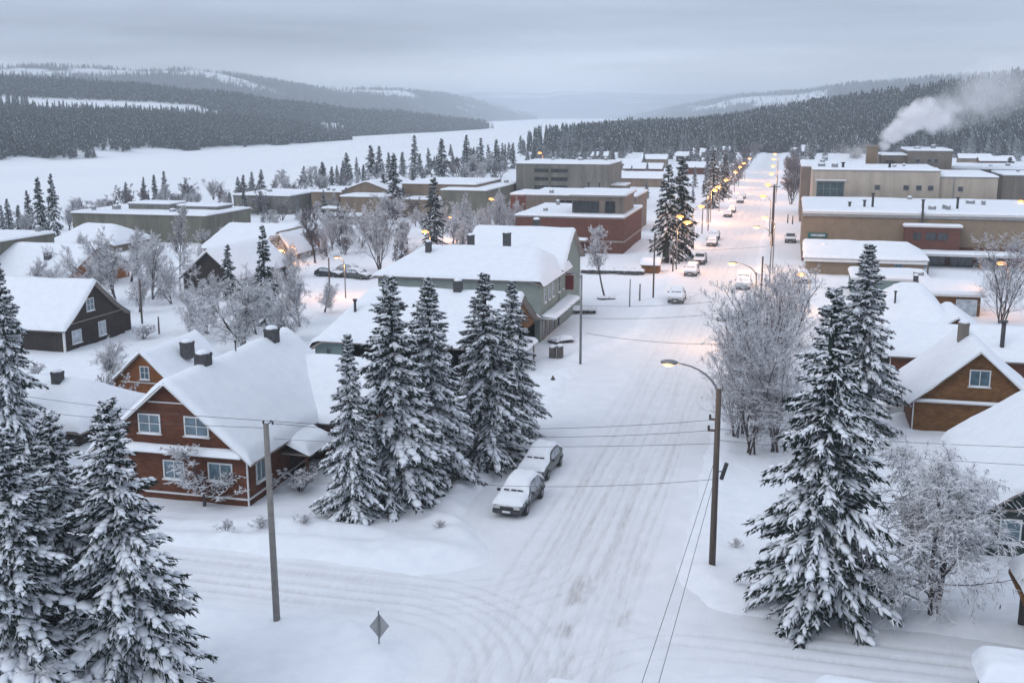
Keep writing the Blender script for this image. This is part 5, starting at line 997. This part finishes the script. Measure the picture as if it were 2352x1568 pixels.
    for s_ in (-1, 1):
        MB().box(s_ * wd * .62 - .17, s_ * wd * .62 + .17, -Lh - .03, -Lh + .12, .55, .69).build('headlight', M['lampwarm' if lights else 'headlight'], o)
        MB().box(s_ * wd * .66 - .15, s_ * wd * .66 + .15, Lh - .12, Lh + .03, .62, .80).build('tail_light', M['tail' if tail else 'red'], o)
        MB().box(s_ * (wd + .1) - .09, s_ * (wd + .1) + .09, cab[0] + .32, cab[0] + .42, belt + .02, belt + .16).build('mirror', M['darkmetal'], o)
        for q in (-Lh * .62, Lh * .60):
            r_ = .33 if kind != 'bus' else .48; w2 = MB().tube([(s_ * (wd - .20), q, r_), (s_ * (wd + .02), q, r_)], r_, 16).build('wheel', M['rubber'], o)
            MB().tube([(s_ * (wd + .02), q, r_), (s_ * (wd + .035), q, r_)], r_ * .55, 10).build('rim', M['steel'], w2)
    for a in (-.45, .02, .42):
        MB().obox((a * wd - .17, cab[0] - .02, belt + .06 + snowy * .75), (.34 * wd, 0, .0), (0, .05, .02), (0, 0, .06)).build('wiper', M['darkmetal'], o)
    if snowy:
        u = np.linspace(-1, 1, 13); yy = np.linspace(-Lh * .97, Lh * .97, 44); U, Y = np.meshgrid(u, yy); hz = np.maximum(H_(Y), .6); up_ = np.clip((hz - belt - .05) / .45, 0, 1)
        wl = wd * (.955 - (.17 if kind not in ('van', 'bus') else .06) * up_); endf = np.sqrt(np.clip(1 - ((np.abs(Y) / (Lh * .97)) ** 14), 0, 1)); e = np.sqrt(np.maximum(0, 1 - np.abs(U) ** 6)) * endf
        nse = fbm(U * 2 + x, Y * 1.5 + y, 7); ker = sum(np.maximum(H_(Y + a), .6) for a in (-.18, -.09, 0, .09, .18)) / 5
        gap = np.exp(-((Y - cab[0] - .06) / .10) ** 2) * (.55 + .9 * fbm(U * 4 + y, Y * 2, 9))
        Z = ker + snowy * e * (.8 + .5 * nse) * (1 - .8 * np.clip(gap, 0, 1)) - .03
        link('snow_cover', grid_mesh('snow_cover', U * wl, Y, Z, M['snow']), o)
    return o
VX = lambda px_, py_: at(px_, py_)
x, y = at(1190, 1165); vehicle('parked_car', 'snow covered dark car with a pale number plate parked below the spruces', 'sedan', x - .05, y + .6, R(-4), 'carfrost1', .22, sc=1.12)
x, y = at(1262, 1075); vehicle('parked_car', 'snow covered grey green car parked behind the other by the spruces', 'sedan', x - .45, y - .7, R(-4), 'cargrey', .24, sc=1.1)
x, y = at(1555, 690); vehicle('pickup_truck', 'white snow topped pickup parked out on the street near the low hedge', 'pickup', x, y, R(0), 'carwhite', .12)
x, y = at(1589, 630); vehicle('parked_car', 'white car parked at the street edge behind the pickup', 'suv', x, y, R(-3), 'carwhite', .10)
x, y = at(1608, 604); vehicle('parked_car', 'dark car parked at the street edge beyond the white car', 'suv', x, y, R(-2), 'carblack', .06)
x, y = at(1636, 563); vehicle('parked_car', 'pale car parked beyond the dark car', 'sedan', x, y, R(-2), 'carsilver', .12); x, y = at(1641, 549); vehicle('parked_car', 'dark hatch car parked just behind the pale car', 'suv', x, y, 0, 'carblack', .1)
for px_, py_, c in ((1672, 497, 'carblack'), (1681, 487, 'carsilver'), (1700, 465, 'carblack'), (1705, 455, 'carsilver')):
    x, y = at(px_, py_); vehicle('parked_car', 'small far car parked along the street edge', 'sedan', x, y, 0, c, .12, 'far cars on the street')
x, y = at(1708, 660); vehicle('delivery_van', 'white van with a dark windscreen driving down the street', 'van', x, y, R(0), 'carwhite', .08)
x, y = at(1843, 648); vehicle('parked_car', 'car under the bright warm lamp beside the tan bungalow', 'suv', x, y, R(8), 'carsilver', .12)
x, y = at(1815, 556); vehicle('parked_car', 'dark truck parked by the corner of the tan store', 'pickup', x, y, R(0), 'carblack', .06)
for px_, py_, c, lb_ in ((757, 636, 'carblack', 'dark car in the lit yard behind the green house'), (820, 640, 'cargrey', 'grey green car in the lit yard next to the lamp'), (806, 628, 'carsilver', 'silver car at the back of the lit yard'), (800, 505, 'carblack', 'dark car parked before the school annex')):
    x, y = at(px_, py_); vehicle('parked_car', lb_, 'sedan', x, y, R(75), c, .12)
vehicle('parked_car', 'snow buried car at the side street below the big dark spruce', 'suv', 4.1, 41.5, R(88), 'carblack', .3, sc=1.05)
x, y = at(1300, 1625); vehicle('car', 'red tailed car leaving down the street', 'sedan', x, y - 1.35, R(180), 'carred', .1, tail=True)
# ------------------------------------------------------------------ poles, lamps, wires
def lamp_light(parent, loc, power, col=(1.0, .42, .13)):
    l = bpy.data.lights.new('lamp_light', 'POINT'); l.energy = power * 2.3; l.color = col; l.shadow_soft_size = .25; o = bpy.data.objects.new('lamp_light', l); COL.objects.link(o); o.parent = parent; o.location = loc
def street_lamp(x, y, h, arm, ang, label, power=500, mat='lamp', rad=.17, pole_h=None, wood=False, group=None, lens_r=.24, name='street_lamp'):
    o = empty(name, (x, y, float(ground_z(x, y)) - .1), ang); tag(o, label, 'street lamp', group); ph = pole_h or h - .9
    MB().tube([(0, 0, -.3), (0, 0, ph * .5), (0, 0, ph)], [rad, rad * .88, rad * .75], 10).build('pole', M['wood' if wood else 'steel'], o, True)
    pts = [(-.02 - arm * (1 - math.cos(a)) * 1.0, 0, ph - .5 + (h - ph + .5) * math.sin(a)) for a in np.linspace(0, R(90), 9)]
    MB().tube(pts, [.06] * 5 + [.045] * 4, 7).build('arm', M['steel'], o, True)
    hd = MB().ball((-arm - .25, 0, h + .02), .5, 12, 7, (.95, .42, .30)).build('lamp_head', M['steel'], o, True)
    MB().ball((-arm - .30, 0, h - .07), lens_r, 10, 6, (1.3, 1, .55)).build('lens', M[mat], hd, True)
    if power: lamp_light(o, (-arm - .3, 0, h - .35), power, (1.0, .40, .12) if mat == 'lamp' else (1.0, .50, .20))
    return o
x0, y0 = at(1635, 1310)
main = street_lamp(x0, y0, topz(1600, 848, x0, y0), 2.35, 0, 'wooden utility pole with a lit curved arm lamp beside the frosted roadside trees', 60, 'lampwarm', .19, topz(1652, 905, x0, y0), True, name='utility_pole'); main['category'] = 'utility pole'
for z_, w_ in ((8.1, .45), (7.5, .5)):
    MB().box(-w_, .1, -.08, .08, z_, z_ + .09).build('bracket', M['wood'], main); MB().tube([(-w_ + .05, 0, z_ + .09), (-w_ + .05, 0, z_ + .3)], .06, 7).build('insulator', M['darkmetal'], main, True)
MB().tube([(.3, .05, 4.9), (.55, .05, 5.8)], .11, 8).tube([(0, 0, 5.3), (.42, .05, 5.35)], .03, 6).build('meter_box', M['darkmetal'], main); MB().tube([(.14, .12, -.2), (.12, .1, 7)], .025, 6).build('conduit', M['steel'], main)
x1, y1 = at(637, 1440); lp = empty('utility_pole', (x1, y1, -.1)); tag(lp, 'plain pale grey pole standing before the brown house', 'utility pole'); lph = topz(625, 968, x1, y1)
MB().tube([(0, 0, -.3), (-.05, .0, lph * .5), (-.1, 0, lph)], [.17, .15, .125], 12).build('pole', M['woodgrey'], lp, True)
MB().tube([(-.1, 0, lph - .05), (.12, 0, lph + .08), (.18, 0, lph + .2)], .03, 6).build('bracket', M['darkmetal'], lp)
for a in (-.22, .24): MB().tube([(a, 0, lph), (a, 0, lph + .16)], .05, 7).build('insulator', M['darkmetal'], lp, True)
def pole(px_, py_, ty, label, r=.13, mat='wood', cross=False, group=None, cat='utility pole', name='utility_pole'):
    x, y = at(px_, py_); h_ = topz(px_, ty, x, y); o = empty(name, (x, y, float(ground_z(x, y)) - .1)); tag(o, label, cat, group)
    MB().tube([(0, 0, -.3), (0, 0, h_ * .5), (0.02, 0, h_)], [r, r * .9, r * .75], 9).build('pole', M[mat], o, True)
    MB().tube([(0.02, 0, h_ - .02), (.02, 0, h_ + .06)], [r * .85, r * .5], 9).build('cap', M['snow'], o, True)
    if cross:
        MB().box(-1.1, 1.1, -.06, .06, h_ - .5, h_ - .38).build('crossarm', M['wood'], o)
        for a in (-.95, -.4, .4, .95): MB().tube([(a, 0, h_ - .38), (a, 0, h_ - .2)], .05, 6).build('insulator', M['darkmetal'], o)
    return o, x, y, h_
pole(1705, 1000, 735, 'dark wooden pole inside the frosted roadside row'); pole(1742, 800, 588, 'slim wooden pole rising behind the frosted roadside row', .12)
p3, *_ = pole(1772, 567, 425, 'thick wooden pole with a crossarm along the street', .26, cross=True)
pole(1500, 690, 538, 'thin wooden pole at the street corner before the brick building', .12); pole(1446, 706, 640, 'short post with a small box near the round crowned tree', .09, 'steel', cat='post', name='post'); pole(1469, 693, 652, 'short striped grey post near the round crowned tree', .13, 'woodgrey', cat='post', name='post')
pole(327, 746, 640, 'bare post by the garden lane', .12); pole(366, 770, 728, 'short fence post by the garden lane', .1, cat='post', name='post'); pole(1545, 628, 560, 'dark thin pole under the street spruces', .11); pole(1592, 572, 520, 'thin pole between the street spruces and the parked cars', .12)
pole(1612, 540, 480, 'thin pole past the street spruces', .11); pole(1626, 532, 470, 'thin pole past the spruce with the lamp', .11); pole(757, 660, 590, 'rusty pole in the lit yard', .12); pole(2128, 660, 600, 'short pole with a meter at the tan bungalow corner', .14)
# street lamps, near to far
def LP(hx, hy, z_, side, label, power, arm=1.6, group=None, mat='lamp', lens=.3):
    """lamp head seen at bearing hx,hy and height z_"""
    x, y = at(hx, hy, z_); return street_lamp(x + side * (arm + .3), y, z_, arm, 0 if side > 0 else R(180), label, power, mat, .11, group=group, lens_r=lens)
LP(1682, 609, 8.6, 1, 'lit arm lamp over the street behind the white van', 900, 2.2, mat='lampwarm', lens=.34); LP(1738, 521, 8.6, 1, 'lit arm lamp by the tan store corner', 700, 1.8, mat='lampwarm', lens=.34)
LP(1757, 500, 8.4, 1, 'lit lamp beside the thick crossarm pole', 700, 1.2, mat='lampwarm', lens=.4); LP(1840, 630, 4.8, 1, 'bright warm lamp hanging over the parked car by the tan bungalow', 350, .8, mat='lampwarm', lens=.42)
street_lamp(*at(1333, 837), topz(1318, 626, *at(1333, 837)), .9, 0, 'unlit grey lamp pole with a red tinted head near the shop corner', 0, 'red', .13, topz(1333, 630, *at(1333, 837)))
for hx, hy, lb_ in ((1562, 497, 'orange lamp glowing in the street spruces'), (1579, 514, 'second orange lamp under the street spruces'), (1611, 475, 'pale orange lamp past the street spruces'), (1642, 436, 'orange lamp glowing in front of the street spruce')):
    LP(hx, hy, 7.5, -1, lb_, 900, 1.2, lens=.5)
for hx, hy in ((1650, 430), (1668, 414), (1689, 396), (1700, 384), (1709, 375), (1722, 364)): LP(hx, hy, 8, -1, 'orange lamp on the row of far street lamps before the bare trees', 1300, 1.2, 'far lamps, tree side', lens=.5)
for hx, hy in ((1753, 452), (1764, 424), (1772, 400), (1776, 382), (1777, 365), (1780, 352)): LP(hx, hy, 8, 1, 'warm lamp on the row of far street lamps by the thick pole', 1300, 1.2, 'far lamps, pole side', 'lamp', .55)
LP(1240, 350, 12.5, 1, 'tall orange lamp rising over the concrete block roof', 300, .6, lens=.5); LP(976, 531, 5.5, 1, 'orange lamp glowing beside the dark spruce behind the shop building', 350, .6, lens=.45); LP(1048, 490, 5.5, 1, 'orange lamp in the yard of the gym hall', 350, .6, lens=.42); LP(1034, 498, 4.5, 1, 'low orange lamp next to the gym hall yard lamp', 150, .5, lens=.28)
LP(1128, 456, 7, 1, 'orange lamp among frosted trees near the concrete block', 300, .6, lens=.42); LP(646, 573, 2.6, 1, 'low bright lamp at the pointed gable', 220, .4, mat='lampwarm', lens=.36); LP(672, 566, 2.8, 1, 'low orange lamp past the pointed gable', 120, .4, lens=.25); LP(2300, 604, 6.5, 1, 'orange lamp glowing through the bare fan shaped tree', 300, .6, lens=.42); LP(2345, 462, 9, 1, 'orange lamp past the spruce at the cream building', 200, .6, lens=.42)
LP(1245, 443, 7.5, -1, 'pale lamp before the concrete block windows', 250, .8, mat='lampwarm', lens=.36); LP(78, 612, 2.2, 1, 'low orange lamp at the gable end of the white roofed cottage', 160, .4, lens=.3)
x, y = at(775, 600, 5); street_lamp(x + 1, y, 5.5, .8, 0, 'curved lamp lighting the yard behind the green house', 420, 'lamp', .09)
# wires
def wire(a, b_, sag, label, r=.013, group=None, n=14):
    pts = [Vector(a).lerp(Vector(b_), t_) - Vector((0, 0, sag * 4 * t_ * (1 - t_))) for t_ in np.linspace(0, 1, n)]
    o = MB().tube(pts, r, 5).build('power_line', M['wire']); return tag(o, label, 'wire', group)
mz = [8.3, 7.75]
wire((x1 - .22, y1, lph + .05), (x0 - .4, y0, 8.35), .45, 'upper cable between the pale pole and the lamp pole', group='cables across the street'); wire((x1 + .22, y1, lph - .05), (x0 - .45, y0, 7.78), .5, 'lower cable between the pale pole and the lamp pole', group='cables across the street')
wire((x0 - .1, y0, 7.1), (-31.5, 62, 3.6), .35, 'cable from the lamp pole toward the brown house'); wire((x0, y0, 5.15), (-17.5, 56.5, 3.6), .3, 'low slack cable from the lamp pole over the street')
wire((x1 - .2, y1, lph + .05), (-62, 62, 6.8), .6, 'upper cable from the pale pole past the brown gable', group='cables past the brown gable'); wire((x1 - .1, y1, lph - .3), (-62, 61, 5.8), .6, 'lower cable from the pale pole past the brown gable', group='cables past the brown gable')
wire((x0 + .1, y0, 7.9), (30, 66, 6.4), .5, 'upper cable from the lamp pole over the dark green house roof', group='cables over the dark green house'); wire((x0 + .1, y0, 7.3), (30, 64, 5.6), .5, 'lower cable from the lamp pole over the dark green house roof', group='cables over the dark green house')
wire((x0, y0, 6.5), (-4.9, 26, 3.0), .25, 'drop cable running from the lamp pole down along the street'); wire((x0 + .1, y0, 5.9), (-4.2, 26, 2.6), .2, 'second drop cable running from the lamp pole down along the street')
xa, ya = at(1742, 800); 
for k_, (p_, q_, z_) in enumerate((((1640, 692), (1310, 700), 6.5), ((1700, 715), (1330, 730), 6.8), ((1705, 790), (1345, 765), 7.5), ((1760, 566), (1500, 570), 7.5))):
    a = at(*p_, z_); b_ = at(*q_, z_ - .3); wire((*a, z_), (*b_, z_ - .3), .3, 'thin cable crossing high over the street by the pickup', .016, 'street crossing cables')
# ------------------------------------------------------------------ small street things
x, y = at(871, 1503); o = empty('road_sign', (x, y, 0)); tag(o, 'grey diamond road sign seen from behind on a thin post', 'sign'); hs = topz(877, 1398, x, y)
MB().tube([(0, 0, -.3), (.02, 0, hs)], .035, 8).build('post', M['steel'], o); a = hs * .62
MB().prism([(.02, .05, a - .6), (.45, .16, a), (.02, .05, a + .6), (-.41, -.06, a)], (-.004, .03, 0)).build('plate', M['signback'], o); MB().ball((.02, 0, hs), .1, 8, 5, (1, 1, .6)).build('snow_cap', M['snow'], o, True)
x, y = at(1278, 825); o = empty('litter_bin', (x, y, 0)); tag(o, 'grey twin post box with a snow cap beside the green house porch', 'bin')
for a in (-.4, .35): MB().box(a - .3, a + .3, -.3, .3, -.2, 1.25 if a < 0 else 1.4).build('box', M['stone'], o); link('snow_cap', pad_mesh(.7, .6, .2), o, (a, 0, 1.28 if a < 0 else 1.42))
x, y = at(1270, 880); o = empty('fire_hydrant', (x, y, 0)); tag(o, 'small dark hydrant poking out of the snow by the street', 'hydrant'); MB().tube([(0, 0, -.2), (0, 0, .55), (0, 0, .7)], [.14, .13, .06], 10).build('body', M['wood'], o, True); MB().tube([(-.22, 0, .4), (.22, 0, .4)], .06, 8).build('nozzle', M['wood'], o, True)
def hedge(name, label, p0, p1, wd, h_, seed, cat='hedge'):
    (xa, ya), (xb, yb) = at(*p0), at(*p1); ln = math.hypot(xb - xa, yb - ya); o = empty(name, ((xa + xb) / 2, (ya + yb) / 2, 0), math.atan2(yb - ya, xb - xa)); tag(o, label, cat)
    rng = np.random.RandomState(seed); n = int(ln * 260 * wd); P0 = np.stack([rng.uniform(-ln / 2, ln / 2, n), rng.uniform(-wd / 2, wd / 2, n), rng.uniform(0, h_ * .8, n)], -1); D = norm(rng.normal(0, 1, (n, 3)) + np.array([0, 0, .5])); V, F = prism_segs(P0, P0 + D * rng.uniform(.15, .4, n)[:, None], np.full(n, .03), np.full(n, .012), 3)
    link('branches', tri_mesh('branches', V, F, M['twigdark']), o); MB().box(-ln / 2 + .1, ln / 2 - .1, -wd * .35, wd * .35, -.2, h_ * .62).build('inner_branches', M['stone'], o)
    snow_cap(lambda X, Y: h_ * .66 + .12 * (fbm(X * 1.3, Y * 1.3, seed) - .3), -ln / 2, ln / 2, -wd / 2, wd / 2, .3, .3, seed, 'snow', o, rr=.3, rough=.5)
hedge('hedge', 'low dark snow topped hedge by the shop canopy', (1292, 720), (1368, 720), 1.6, .8, 3); hedge('hedge', 'dark rounded bush clump beside the shop corner', (1300, 700), (1330, 698), 1.5, .9, 4); hedge('hedge', 'long dark hedge along the lawn before the red brick wall', (1335, 628), (1480, 632), 1.6, 1.0, 5)
hedge('planter', 'low dark planter with bare sticks at the street edge', (1650, 736), (1690, 731), 1.1, .6, 6, 'planter'); hedge('hedge', 'snowy low hedge by the green house steps', (1268, 792), (1310, 786), 1.6, .7, 7); hedge('hedge', 'faint low hedge by the round crowned tree', (1375, 690), (1410, 688), 1.0, .45, 8)
BT(6, 690, 1130, 1070, 110, 'snowy brush heap by the porch steps', name='shrub', cat='shrub'); BT(6, 760, 1190, 1155, 70, 'thin weed tuft beside the shortest corner spruce', name='shrub', cat='shrub'); BT(6, 1745, 1390, 1355, 60, 'small weed tuft by the lamp pole foot', name='shrub', cat='shrub')
o, hf, q = house('kiosk', 'small dark roofed kiosk at the corner of the long hedge', -17.8, -15.6, 139.5, 141.8, 1.2, 1.8, 'x', 'brown2', snow=.3, oh=.2, seed=70)
for px_, py_ in ((1809, 514), (1820, 517)): pole(px_, py_, py_ - 22, 'dark slim parking meter on the pavement by the tan store', .14, 'darkmetal', group='parking meters', cat='parking meter', name='parking_meter')
# ------------------------------------------------------------------ steam
def puff_mat(dens):
    m = bpy.data.materials.new('steam'); m.use_nodes = True; t = m.node_tree; t.nodes.clear(); o_ = N(t, 'ShaderNodeOutputMaterial'); v = N(t, 'ShaderNodeVolumePrincipled'); v.inputs['Color'].default_value = (.99, .99, 1, 1)
    c = N(t, 'ShaderNodeTexCoord'); g = N(t, 'ShaderNodeVectorMath', operation='LENGTH'); t.links.new(c.outputs['Object'], g.inputs[0])
    geo = N(t, 'ShaderNodeNewGeometry'); n = N(t, 'ShaderNodeTexNoise'); n.inputs['Scale'].default_value = .45; n.inputs['Detail'].default_value = 4; t.links.new(geo.outputs['Position'], n.inputs['Vector'])
    a = N(t, 'ShaderNodeMath', operation='MULTIPLY_ADD'); a.inputs[1].default_value = 1.5; t.links.new(n.outputs['Fac'], a.inputs[0]); a.inputs[2].default_value = -.75
    s_ = N(t, 'ShaderNodeMath', operation='ADD'); t.links.new(g.outputs['Value'], s_.inputs[0]); t.links.new(a.outputs[0], s_.inputs[1])
    r_ = N(t, 'ShaderNodeMapRange'); r_.inputs['From Min'].default_value = .95; r_.inputs['From Max'].default_value = .45; r_.inputs['To Min'].default_value = 0; r_.inputs['To Max'].default_value = dens; t.links.new(s_.outputs[0], r_.inputs['Value'])
    t.links.new(r_.outputs[0], v.inputs['Density']); t.links.new(v.outputs[0], o_.inputs['Volume']); return m
ball = MB().ball((0, 0, 0), 1, 12, 8); pm = [ball.mesh('puff', puff_mat(d_)) for d_ in (.9, .45, .11, .035)]
sp = empty('steam_plume', (17.6 * S, 207 * S, 13 * S)); tag(sp, kind='stuff')
for (px_, py_, r_, k_) in ((2030, 335, 1.3, 0), (2045, 312, 2.0, 0), (2072, 295, 2.6, 0), (2098, 272, 3.2, 0), (2120, 252, 3.0, 1), (2148, 280, 3.0, 1), (2175, 275, 3.4, 2), (2160, 250, 3.8, 2), (2215, 245, 5.5, 3), (2260, 215, 7, 3), (2310, 195, 8, 3), (1960, 352, 2.4, 2), (1985, 345, 2.0, 2), (1930, 350, 2.6, 3)):
    Y = 207 * S; rr_ = ray(px_, py_); t_ = Y / rr_[1]; c = link('puff', pm[k_], sp, (rr_[0] * t_ - sp.location.x, 0, CAM_Z + rr_[2] * t_ - sp.location.z)); c.scale = (r_ * 1.25, r_ * 1.1, r_)
# ------------------------------------------------------------------ trees that fell inside a building plan are stepped out in front of it, or dropped
SCAT = ('frosted trees toward the lake', 'frosted trees in the school yards', 'spruces among the far houses', 'spruces among the flat roofed buildings', 'frosted garden trees', 'spruces at the forest edge', 'bare trees on the lake shore', 'spruces behind the school', 'snowy bushes', 'trees along the far street', 'lakeside spruces by the long building', 'clump behind the low grey building')
for o in [q for q in COL.objects if q.parent is None and q.get('group') in SCAT]:
    for tries in range(6):
        hit = [f for f in FOOT if f[0] < o.location.x < f[1] and f[2] < o.location.y < f[3]]
        if not hit: break
        if tries == 0: o.location.y = hit[0][2] - .6
        elif tries == 1: o.location.x = hit[0][0] - .6
        else: o.location.x = hit[0][1] + .6
    if hit or abs(o.location.x - RX) < 5.2:
        for c in list(o.children): bpy.data.objects.remove(c)
        bpy.data.objects.remove(o)
# ------------------------------------------------------------------ haze
hz_ = MB().box(-16000, 16000, -700, 17000, -6, 236).build('haze', None); tag(hz_, kind='stuff')
m = bpy.data.materials.new('haze'); m.use_nodes = True; t = m.node_tree; t.nodes.clear(); o_ = N(t, 'ShaderNodeOutputMaterial'); v = N(t, 'ShaderNodeVolumePrincipled')
v.inputs['Color'].default_value = (.86, .93, 1.0, 1); v.inputs['Density'].default_value = 2.4e-4; v.inputs['Anisotropy'].default_value = 0.0; t.links.new(v.outputs[0], o_.inputs['Volume'])
hz_.data.materials.clear(); hz_.data.materials.append(m)
